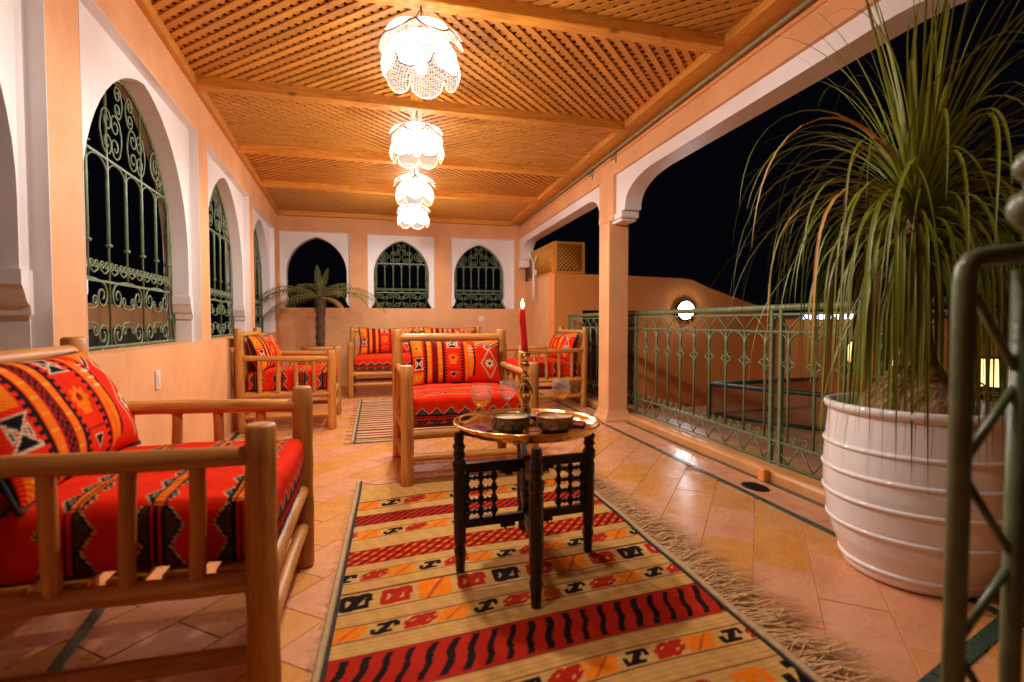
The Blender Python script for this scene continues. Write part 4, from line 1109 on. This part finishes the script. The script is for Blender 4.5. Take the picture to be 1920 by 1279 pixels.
def rug_mesh(name, corner, du_, length, v_far, nx, ny, pat, wave=.004):
    """corner(v) gives the left edge point at v; du_ the vector across"""
    x, v = np.meshgrid(np.linspace(0, 1, nx+1), np.linspace(v_far-length, v_far, ny+1)); x = x.ravel(); v = v.ravel()
    P = np.stack([corner(v)+x*du_[0], v+x*du_[1]+.006*np.sin(x*9+v*2), .013+wave*(np.sin(x*7+v*5)*np.sin(v*6.3-x*3))+.0008*np.sin(v*420)], 1)
    # curl at the far left corner
    cl = np.clip(1-np.hypot((x-.0)*1.25, (v-v_far))/.12, 0, 1); P[:, 2] += .02*cl**1.5
    P[:, 1] -= .015*np.exp(-((x*1.26-.13)/.10)**2)*np.clip((v-v_far+.08)/.08, 0, 1)
    idx = np.arange(len(x)).reshape(ny+1, nx+1)
    F = np.stack([idx[:-1, :-1], idx[:-1, 1:], idx[1:, 1:], idx[1:, :-1]], -1).reshape(-1, 4)
    mb = MB(); mb.v = [tuple(p) for p in P.tolist()]; mb.f = [tuple(q) for q in F.tolist()]; mb.sm = [True]*len(mb.f)
    return mb, pat(x*np.hypot(*du_), v), P.reshape(ny+1, nx+1, 3)
rug = thing('kilim_rug', 'large striped kilim rug with long fringe under the carved tea table', 'rug', (.5, 1.9, .0))
lc = lambda v: -.08-(3.12-v)*.0375
mb, colr, P = rug_mesh('rug', lc, (1.265, .135), 2.52, 3.115, 250, 500, rug_pattern)
o = mb.build('weave', M_RUG, rug, fix=False, col=colr); o.location = (-.5, -1.9, 0)
for side, ix in (('l', 0), ('r', -1)):
    ed = [tuple(P[j, ix]+np.array([0, 0, .003])) for j in range(0, P.shape[0], 4)]
    dx = .008 if ix == 0 else -.008
    o = MB().tube([(p[0]+dx, p[1], p[2]+.0015) for p in ed], .0055, 5).build('black_edge_cord', M_PIPING, rug, (-.5, -1.9, 0))
    dx = -.010 if ix == 0 else .012
    o = MB().tube([(p[0]+dx, p[1], p[2]-.001) for p in ed], .012, 6).build('jute_edge_cord', M_JUTE, rug, (-.5, -1.9, 0))
fr = MB()
for j in range(0, P.shape[0], 1):
    for rep in range(2):
        p = P[j, -1]+np.array([.015, random.uniform(-.003, .003), 0]); L = random.uniform(.10, .30)*(1.0 if p[1] < 2.3 else .8)
        an = R(random.gauss(-18, 17)); d = np.array([math.cos(an), math.sin(an), 0]); h = random.uniform(.006, .034); sd = np.array([-d[1], d[0], 0])*random.uniform(.0016, .0034)
        k = random.gauss(0, .02)
        q0, q1, q2 = p+[0, 0, .002], p+d*L*.5+np.array([0, k, h]), p+d*L+np.array([random.gauss(0, .01), k*2+random.gauss(0, .012), random.uniform(-.008, .012)-.005])
        q2[2] = max(q2[2], .009)
        fr.add([q0-sd, q0+sd, q1+sd, q1-sd, q2], [(0, 1, 2, 3), (3, 2, 4)])
o = fr.build('fringe', M_FRINGE, rug, (-.5, -1.9, 0), fix=False); o['kind'] = 'stuff'
fr = MB()
for j in range(0, P.shape[0], 3):
    p = P[j, 0]+np.array([-.015, 0, 0]); L = random.uniform(.02, .05); an = R(random.gauss(190, 35)); d = np.array([math.cos(an), math.sin(an), 0]); sd = np.array([-d[1], d[0], 0])*.0016
    fr.add([p-sd, p+sd, p+d*L*.5+sd+[0, 0, .006], p+d*L*.5-sd+[0, 0, .006], p+d*L-[0, 0, .004]], [(0, 1, 2, 3), (3, 2, 4)])
o = fr.build('short_fringe', M_FRINGE, rug, (-.5, -1.9, 0), fix=False); o['kind'] = 'stuff'

def rug2_pattern(x, v):
    C = np.ones((len(x), 4), dtype=np.float32); C[:, :3] = np.array((.52, .36, .18))[None, :]*(1+.08*np.sin(v*260))[:, None]
    k = 0; y = 4.36
    while y < 6.45:
        wd = (.055, .04, .05, .07, .05, .045)[k % 6]
        paint(C, (v > y) & (v < y+wd), (.24, .016, .014)); y += wd+(.062, .05, .066, .055)[k % 4]; k += 1
    paint(C, (v > 4.31) & (v < 4.335), RB); paint(C, (v > 4.255) & (v < 4.265), (.13, .03, .02))
    return C
rug2 = thing('striped_rug', 'small cream and dark red striped rug behind the middle armchair', 'rug', (.35, 5.35, 0))
mb, colr, P2 = rug_mesh('rug', lambda v: -.155+(v-4.25)*.004, (1.15, .09), 2.24, 6.48, 110, 360, rug2_pattern, .002)
o = mb.build('weave', M_RUG, rug2, (-.35, -5.35, 0), fix=False, col=colr)
ed = [tuple(P2[j, 0]+np.array([-.012, 0, .001])) for j in range(0, P2.shape[0], 4)]
MB().tube(ed, .014, 6).build('jute_edge_cord', M_JUTE, rug2, (-.35, -5.35, 0))
MB().tube([(p[0]+.022, p[1], p[2]+.004) for p in ed], .0055, 5).build('black_edge_cord', M_PIPING, rug2, (-.35, -5.35, 0))
for k in range(14):
    p = P2[int(k*P2.shape[0]/14), 0]
    MB().tube([(p[0]-.02, p[1], .012), (p[0]-.05, p[1]+random.uniform(-.02, .02), .016), (p[0]-.075, p[1]+random.uniform(-.03, .03), .010)], [.007, .005, .003], 5).build('tassel', M_FRINGE, rug2, (-.35, -5.35, 0))

# ================================================================== TEA TABLE AND WHAT STANDS ON IT
TC = Vector((.575, 1.955, 0)); TZ = .548
tb = thing('tea_table_stand', 'dark carved wooden folding stand carrying the brass tray', 'table stand', (TC.x, TC.y, .014))
def turned_leg(x, y, lean):
    pr = [(.0, 0), (.017, 0), (.019, .05), (.024, .075), (.018, .10), (.023, .11), (.0245, .16), (.0245, .36), (.021, .375), (.026, .39), (.026, .415), (.017, .43), (.024, .445), (.019, .46), (.025, .475), (.017, .49), (.020, .505), (.016, .527), (.0, .527)]
    mb = MB(); n = 8; vs = []; fs = []
    for r, z in pr:
        sq = 1.0 if .10 < z < .38 else .0
        for k in range(n):
            a = 2*math.pi*(k+.5)/n; rr = r*(1.12/max(abs(math.cos(a)), abs(math.sin(a)))*.80 if sq else 1.0)
            vs.append((x*(1+lean*z)+rr*math.cos(a), y*(1+lean*z)+rr*math.sin(a), z))
    for i in range(len(pr)-1):
        for k in range(n): fs.append((i*n+k, i*n+(k+1) % n, (i+1)*n+(k+1) % n, (i+1)*n+k))
    mb.add(vs, fs); return mb
bob = shared('bobbin', MB().lathe([(.004, -.030), (.006, -.022), (.0105, -.014), (.005, -.010), (.013, -.005), (.013, .005), (.005, .010), (.0105, .014), (.006, .022), (.004, .030)], 7), M_DARKWOOD)
for (lx, ly) in ((-.265, -.02), (.270, .025), (-.062, -.325), (.075, .325)):
    turned_leg(lx, ly, .03).build('leg', M_DARKWOOD, tb)
    d = Vector((lx, ly, 0)); L = d.length; d.normalize(); rot = math.atan2(d.y, d.x)
    # rails from the middle axis to the leg, top one with a stepped lower edge
    for z0, z1 in ((.372, .408), (.165, .198)):
        o = MB().bbox(.004, L-.02, -.011, .011, z0, z1, .002).build('rail', M_DARKWOOD, tb); o.rotation_euler = (0, 0, rot)
    for (a_, b_, z0, z1) in ((.03, L*.42, .360, .3715), (.06, L*.34, .350, .3595), (.05, L*.40, .150, .1645), (.09, L*.32, .140, .1495)):
        o = MB().box(a_, b_, -.010, .010, z0, z1).build('apron_step', M_DARKWOOD, tb); o.rotation_euler = (0, 0, rot)
    # turned lattice next to the leg
    x1 = L-.028; wd = .105; x0 = x1-wd
    for i in range(3):
        xx = x0+wd*i/2
        o = MB().tube([(xx, 0, .198), (xx, 0, .372)], .0065, 6).build('lattice_bar', M_DARKWOOD, tb); o.rotation_euler = (0, 0, rot)
        for j in range(4):
            link('bobbin', bob, tb, Matrix.Rotation(rot, 4, 'Z') @ Vector((xx, 0, .22+.0435*j)), None, (1.25, 1.25, .72))
    for j in range(4):
        z = .22+.0435*j
        for i in range(2):
            xx = x0+wd*(i+.5)/2
            link('bobbin', bob, tb, Matrix.Rotation(rot, 4, 'Z') @ Vector((xx, 0, z)), (R(90), 0, rot+R(90)), (.8, .8, .85))
MB().tube([(0, 0, .14), (0, 0, .42)], .016, 8).build('hinge_post', M_DARKWOOD, tb)
tray = thing('brass_tray', 'round polished brass tray with raised fluted rim on the carved stand', 'tray', (TC.x, TC.y, TZ-.006))
RT_ = .283; n = 96; prof = [(.0, .0), (.10, .0), (.20, .0005), (.248, .001), (.256, .004), (.268, .018), (.279, .029), (.283, .031), (.286, .029), (.2855, .025), (.272, .013), (.262, -.002), (.252, -.006), (.0, -.006)]
vs = []; fs = []
for r, z in prof:
    for k in range(n):
        a = 2*math.pi*k/n; rr = r*(1+(.006 if r > .255 else 0)*(1 if k % 2 else -1)*.5)
        vs.append((max(rr, 1e-4)*math.cos(a), max(rr, 1e-4)*math.sin(a), z))
for i in range(len(prof)-1):
    for k in range(n): fs.append((i*n+k, i*n+(k+1) % n, (i+1)*n+(k+1) % n, (i+1)*n+k))
MB().add(vs, fs, True).build('dish', M_BRASS, tray)
for rr in (.08, .14, .20):
    MB().tube([(rr*math.cos(2*math.pi*k/48), rr*math.sin(2*math.pi*k/48), .0008) for k in range(48)], .0012, 4, closed=True).build('engraved_ring', M_BRASSOLD, tray)
ZT = TZ-.004
cs_ = thing('candlestick', 'tall turned brass candlestick in the middle of the tray', 'candlestick', (.590, 2.03, ZT))
MB().lathe([(.0, 0), (.046, 0), (.048, .006), (.040, .012), (.030, .016), (.020, .024), (.016, .035), (.024, .045), (.026, .055), (.017, .065), (.014, .075), (.021, .090), (.030, .110), (.034, .128), (.031, .145), (.020, .165), (.013, .180), (.019, .186), (.019, .192), (.012, .198), (.010, .215), (.017, .224), (.021, .235), (.015, .246), (.011, .252), (.018, .262), (.022, .272), (.022, .280), (.012, .282), (.0, .282)], 24).build('stem', M_BRASSOLD, cs_)
MB().lathe([(.013, .275), (.016, .282), (.026, .286), (.027, .290), (.014, .291)], 20).build('drip_pan', M_BRASSOLD, cs_)
cd = thing('candle', 'burning red taper candle leaning slightly in the brass candlestick', 'candle', (.590, 2.03, ZT+.287))
lean = Vector((-.012, 0, 0))
MB().tube([lean*t+Vector((0, 0, .175*t)) for t in (0, .02, .3, .6, .9, .985, 1.0)], [.0125, .0135, .0130, .0122, .0115, .0112, .008], 16).build('wax', M_WAX, cd)
MB().tube([lean*.6+Vector((-.0125, -.003, .105)), lean*.75+Vector((-.0125, -.004, .13)), lean+Vector((-.010, -.003, .172))], [.003, .0025, .003], 6).build('wax_drip', M_WAX, cd)
MB().tube([lean+Vector((0, 0, .174)), lean+Vector((.001, 0, .184))], .001, 5).build('wick', M_DARKMETAL, cd)
MB().lathe([(.0, 0), (.004, .003), (.0065, .010), (.0055, .018), (.003, .027), (.0, .036)], 12, tuple(lean+Vector((.002, 0, .178)))).build('flame', M_FLAME, cd)
def wine_glass(label, x, y, wine=True, s=1.0):
    root = thing('wine_glass', label, 'wine glass', (x, y, ZT+.0012), 0, 'wine glasses on the tray')
    out = [(.0, .0), (.034, .0), (.035, .002), (.018, .005), (.006, .010), (.0042, .020), (.004, .066), (.006, .074), (.020, .084), (.033, .100), (.0385, .120), (.0375, .142), (.034, .160)]
    inn = [(.0332, .160), (.0367, .142), (.0376, .120), (.0322, .1012), (.0192, .0855), (.004, .078), (.0, .0775)]
    MB().lathe([(r*s, z*s) for r, z in out+inn], 28).build('glass', M_GLASS, root)
    if wine:
        MB().lathe([(r*s, z*s) for r, z in [(.0, .0785), (.0038, .0788), (.0188, .0862), (.0317, .1016), (.0355, .1125), (.0, .1125)]], 28).build('wine', M_WINE, root)
    return root
wine_glass('stemmed glass of white wine on the napkin beside the olive striped bowl', .402, 1.985, True, 1.0)
wine_glass('stemmed glass of white wine beside the rust rimmed bowl', .775, 2.115, True, 1.0)
wine_glass('empty stemmed glass behind the snack plates', .560, 2.195, False, .95)
def bowl(label, x, y, rimmat, arches):
    root = thing('ceramic_bowl', label, 'bowl', (x, y, ZT+.001))
    MB().lathe([(.0, .0), (.050, .0), (.052, .004), (.058, .008), (.0685, .016), (.070, .050), (.0708, .053), (.0660, .053), (.0650, .046), (.060, .018), (.0, .012)], 36).build('body', M_CREAMGLAZE, root)
    MB().tube([(.0690*math.cos(2*math.pi*k/40), .0690*math.sin(2*math.pi*k/40), .0535) for k in range(40)], .0040, 6, closed=True).build('rim', rimmat, root)
    MB().lathe([(.0, .046), (.04, .0475), (.064, .0455)], 30).build('dip', M_DIP, root)
    for zz in (.0145, .0455):
        MB().tube([(.0702*math.cos(2*math.pi*k/40)*(1 if zz > .03 else .978), .0702*math.sin(2*math.pi*k/40)*(1 if zz > .03 else .978), zz) for k in range(40)], .0011, 4, closed=True).build('painted_line', rimmat, root)
    nA = 11
    for i in range(nA):
        a0 = 2*math.pi*i/nA; wdt = 2*math.pi/nA
        if arches:
            pts = [(.0706*math.cos(a0+wdt*t), .0706*math.sin(a0+wdt*t), .017+.026*math.sin(math.pi*t)**.7) for t in np.linspace(0, 1, 11)]
            MB().tube(pts, .0013, 4).build('painted_arch', rimmat, root)
        else:
            for t0, wd_, m_ in ((.2, .16, M_OLIVEGLAZE), (.65, .22, M_REDGLAZE)):
                a = a0+wdt*t0; b = a0+wdt*(t0+wd_)
                v = [(.0709*math.cos(a), .0709*math.sin(a), .018), (.0709*math.cos(b), .0709*math.sin(b), .020), (.0709*math.cos((a+b)/2+.05), .0709*math.sin((a+b)/2+.05), .041), (.0709*math.cos(a-.03), .0709*math.sin(a-.03), .034)]
                MB().add(v, [(0, 1, 2, 3)]).build('painted_leaf', m_, root)
bowl('cream bowl with olive rim and painted arches, full of dip', .497, 1.90, M_OLIVEGLAZE, True)
bowl('cream bowl with rust red rim and painted leaves, full of dip', .660, 1.865, M_REDGLAZE, False)
def snack_plate(label, x, y, r, mat, food, n, fr_):
    root = thing('snack_plate', label, 'plate', (x, y, ZT+.001))
    MB().lathe([(.0, .0), (r*.55, .0), (r*.62, .004), (r*.95, .018), (r, .020), (r*1.01, .022), (r*.97, .0225), (r*.6, .008), (.0, .006)], 28).build('dish', mat, root)
    fm = shared('food', MB().lathe([(.0, -fr_), (fr_*.7, -fr_*.6), (fr_, 0), (fr_*.7, fr_*.6), (.0, fr_)], 8), food)
    for i in range(n):
        a = random.uniform(0, 6.28); q = r*.55*math.sqrt(random.random())
        link('snack', fm, root, (q*math.cos(a), q*math.sin(a), .010+fr_*.8+(.006 if i > n*.6 else 0)), (random.uniform(0, 3), random.uniform(0, 3), random.uniform(0, 3)), (1, 1.25, .85))
snack_plate('small blue grey plate of black olives on the tray', .507, 2.075, .047, M_BLUEGLAZE, M_OLIVE, 12, .0075)
snack_plate('small plate of golden snacks behind the olives', .575, 2.135, .044, M_CREAMGLAZE, M_NUT, 16, .007)
snack_plate('small blue rimmed plate of golden snacks beside the candlestick', .655, 2.085, .044, M_BLUEGLAZE, M_NUT, 14, .0075)
def napkin(label, x, y, rz, w_=.085, d_=.07):
    mb = MB(); n = 8; vs = []; fs = []
    for j in range(n+1):
        for i in range(n+1):
            u, v = i/n-.5, j/n-.5
            vs.append((u*w_*(1-.3*(v+.5)), v*d_, .004+.010*abs(math.sin(u*5+v*2))*(.4+.6*(v+.5))+.012*max(0, v)))
    for j in range(n):
        for i in range(n): fs.append((j*(n+1)+i, j*(n+1)+i+1, (j+1)*(n+1)+i+1, (j+1)*(n+1)+i))
    m2_ = [(p[0], p[1], .0012) for p in vs]; k = len(vs)
    mb.add(vs+m2_, fs+[tuple(i+k for i in f)[::-1] for f in fs], True)
    o = mb.build('napkin', M_NAPKIN, None, (x, y, ZT), fix=False); o.rotation_euler = (0, 0, rz)
    tag(o, label, 'napkin', 'folded napkins on the tray')
napkin('folded burgundy napkin under the wine glass by the olive striped bowl', .385, 1.925, R(20), .10, .07)
napkin('folded burgundy napkin beside the rust rimmed bowl', .775, 1.945, R(60), .085, .07)
napkin('folded red napkin near the back wine glass at the tray edge', .720, 2.165, R(-10), .10, .05)

# ================================================================== PLANTS
PX, PY = 1.985, 1.52
pot = thing('glazed_pot', 'big white glazed ceramic pot with raised rings beside the railing', 'plant pot', (PX, PY, .012))
def pr_at(z):
    return float(np.interp(z, [0, .012, .05, .12, .20, .32, .42, .52, .60, .635], [.222, .232, .240, .268, .289, .303, .303, .297, .289, .290]))
prof = []
for z in np.linspace(0, .60, 70): prof.append((pr_at(z), float(z)))
prof += [(.292, .606), (.303, .612), (.306, .624), (.302, .635), (.290, .638), (.279, .632), (.275, .60), (.272, .56), (.0, .56)]
MB().lathe([(.0, 0)]+prof, 72).build('body', M_POT, pot)
for zr in (.045, .185, .29, .385, .48):
    rr = pr_at(zr)
    MB().tube([(rr*math.cos(2*math.pi*k/72), rr*math.sin(2*math.pi*k/72), zr) for k in range(72)], .0085, 6, closed=True).build('ring', M_POT, pot)
MB().lathe([(.0, .572), (.15, .570), (.274, .566)], 32).build('soil', M_SOIL, pot)
pp = thing('ponytail_palm', 'ponytail palm with swollen corky base and long drooping strap leaves', 'plant', (PX, PY, .575))
vs = []; fs = []; n = 40
prof = [(.185, -.02), (.186, .03), (.172, .08), (.140, .13), (.098, .175), (.066, .22), (.050, .28), (.044, .38), (.042, .50), (.040, .62), (.044, .72), (.034, .80), (.0, .82)]
for i, (r, z) in enumerate(prof):
    for k in range(n):
        a = 2*math.pi*k/n; q = r*(1+.045*math.sin(a*3+z*9)+.03*math.sin(a*7-z*22)+random.uniform(-.015, .015))
        vs.append((q*math.cos(a)-.02*z, q*math.sin(a)+.01*z, z))
for i in range(len(prof)-1):
    for k in range(n): fs.append((i*n+k, i*n+(k+1) % n, (i+1)*n+(k+1) % n, (i+1)*n+k))
MB().add(vs, fs, True).build('trunk', M_CAUDEX, pp)
def strap_leaf(az, el, L, w0, droop, base, curl=0.0):
    """long narrow keeled leaf bending under its own weight"""
    n = 16; p = Vector(base); ds = L/n; e = el; a = az; vs = []; fs = []
    for i in range(n+1):
        t = i/n
        d = Vector((math.cos(e)*math.cos(a), math.cos(e)*math.sin(a), math.sin(e)))
        sd = Vector((-math.sin(a), math.cos(a), 0)); up = sd.cross(d)*-1
        w_ = w0*(.75+.6*t if t < .25 else (.90*(1-((t-.25)/.75)**1.7)+.03))
        if up.z < 0: up = -up
        vs += [p-sd*w_+up*w_*.25, p-up*w_*.25, p+sd*w_+up*w_*.25]
        e -= droop*ds*(1.0+1.6*t)*max(.10, math.cos(e)); e = max(e, R(-88)); a += curl*ds
        p = p+d*ds
    for i in range(n):
        for k in range(2): fs.append((i*3+k, i*3+k+1, (i+1)*3+k+1, (i+1)*3+k))
    return MB().add(vs, fs, True)
nleaf = 0
for i in range(285):
    t = i/284.0                                    # 0 = youngest (upright), 1 = oldest (hanging)
    az = i*2.39996+random.uniform(-.25, .25)
    el = R(86-118*t**.9+random.uniform(-9, 9))
    L = random.uniform(.72, 1.12)*(1.0 if t < .7 else .92)
    droop = random.uniform(1.0, 1.7)*(.55+1.45*min(1, t*1.5))
    if t < .10: droop *= .5
    zb_ = .83-.17*t+random.uniform(-.01, .01)
    base = (-.016+.02*math.cos(az), .008+.02*math.sin(az), zb_)
    # keep leaves on the gallery side of the wall line free of the beam by a shorter length
    strap_leaf(az, el, L, random.uniform(.0052, .0105), droop*2.1, base, random.gauss(0, .7)).build('leaf', M_LEAF if random.random() > .05 else M_DRYLEAF, pp, fix=False)
fine = MB()
for i in range(170):
    t = random.random(); az = random.uniform(0, 6.283); el = R(80-112*t**.9+random.uniform(-12, 12))
    q = strap_leaf(az, el, random.uniform(.65, 1.15), random.uniform(.0018, .0036), random.uniform(1.2, 4.0)*(.5+t), (-.016+.02*math.cos(az), .008+.02*math.sin(az), .82-.19*t), random.gauss(0, 1.1))
    fine.add(q.v, q.f, True)
o = fine.build('fine_leaves', M_LEAF, pp, fix=False); o['kind'] = 'stuff'
# potted feather palm in the corner
fpz = .62
tp = thing('clay_pot', 'terracotta coloured pot with broad rim behind the armchair in the corner', 'plant pot', (-.70, 7.62, .006))
MB().lathe([(.0, 0), (.155, 0), (.165, .02), (.20, .35), (.222, .56), (.245, .575), (.250, .60), (.247, .622), (.225, .625), (.215, .60), (.21, .57), (.0, .57)], 40).build('body', M_TCPOT, tp)
MB().lathe([(.0, .582), (.212, .575)], 24).build('soil', M_SOIL, tp)
fpalm = thing('feather_palm', 'small feather palm with scaly trunk and arching fronds in the corner', 'palm', (-.70, 7.62, .585))
mb = MB(); rs = []; pts = []
for i in range(25):
    z = .70*i/24; pts.append((.012*math.sin(z*3), 0, z)); rs.append(.052+.010*(i % 2)+.020*max(0, (z-.45)/.25))
mb.tube(pts, rs, 12); mb.build('trunk', M_PALMBARK, fpalm)
for i in range(60):
    a = i*2.4; z = .04+.64*i/60; r0 = .055+.02*max(0, (z-.45)/.25)
    d = Vector((math.cos(a), math.sin(a), 0)); sd = Vector((-d.y, d.x, 0)); p = d*r0+Vector((0, 0, z))
    MB().add([p-sd*.018, p+sd*.018, p+d*.020+Vector((0, 0, .045))+sd*.006, p+d*.020+Vector((0, 0, .045))-sd*.006], [(0, 1, 2, 3)]).build('trunk_scale', M_PALMBARK, fpalm, fix=False)
def frond(az, el, L, droop, mat, nl=23):
    root = None; n = 14; p = Vector((0, 0, .70)); e = el; ds = L/n; pts = [p.copy()]; dirs = []
    for i in range(n):
        d = Vector((math.cos(e)*math.cos(az), math.cos(e)*math.sin(az), math.sin(e))); dirs.append(d); p = p+d*ds; pts.append(p.copy()); e -= droop*ds*(1+1.2*i/n)
    dirs.append(dirs[-1])
    st_ = MB().tube(pts, [.009*(1-.8*i/n) for i in range(n+1)], 5).build('frond', mat, fpalm)
    lm = MB(); sd = Vector((-math.sin(az), math.cos(az), 0))
    for j in range(nl):
        t = .10+.89*j/(nl-1); f = t*n; i = min(int(f), n-1); q = pts[i].lerp(pts[i+1], f-i); d = dirs[i]
        ll = L*(.34 if el < R(50) else .16)*(math.sin(math.pi*min(1, .12+t*.82))**.8)*random.uniform(.85, 1.1)
        for s_ in (-1, 1):
            o_ = (sd*s_*1.0+d*(.25+.35*t)+Vector((0, 0, .30-.3*t))).normalized()
            tip = q+o_*ll*.85+Vector((0, 0, -.5*ll)); mid_ = q+o_*ll*.5+Vector((0, 0, -.05*ll)); wv = d*.0042
            lm.add([q-wv*.6, q+wv*.6, mid_+wv, mid_-wv, tip], [(0, 1, 2, 3), (3, 2, 4)])
    o = lm.build('leaflets', mat, st_, fix=False); o['kind'] = 'stuff'
FR = [(2, 22, .95, .95), (14, 34, .82, 1.1), (182, 24, 1.0, 1.05), (168, 36, .90, 1.2), (200, 30, .92, 1.3), (105, 74, .50, .3), (72, 66, .52, .5), (250, 44, .60, 1.5), (300, 36, .66, 1.5), (335, 26, .78, 1.3),
      (222, 16, .80, 1.4), (48, 44, .62, 1.0), (186, 4, .85, .9)]
for az, el, L, dr_ in FR: frond(R(az), R(el), L, dr_, M_PALMLEAF)
frond(R(340), R(6), .42, 2.2, M_DRYLEAF, 26)

# ================================================================== SMALL FITTINGS
def plate(label, loc, rz, w_, h_):
    root = thing('switch_plate', label, 'switch', loc, rz)
    MB().bbox(-w_/2, w_/2, -.010, .0, -h_/2, h_/2, .003).build('plate', M_SWITCH, root)
    MB().bbox(-w_*.28, w_*.28, -.014, -.0102, -h_*.3, h_*.3, .002).build('rocker', M_SWITCH, root)
plate('white plastic switch plate on the wall under the tall window', LL @ Vector((.0, 3.155, .648)), lrz+R(90), .058, .098)
plate('small white switch plate on the end wall above the sofa', (1.676, Y_BACK, 1.010), 0, .085, .08)
plate('pale socket plate low on the side wall beyond the sofa', (2.415, 7.5, .70), R(-90), .12, .08)
plate('white socket plate on the end wall behind the armchair by the railing', (1.95, Y_BACK, .63), 0, .085, .08)
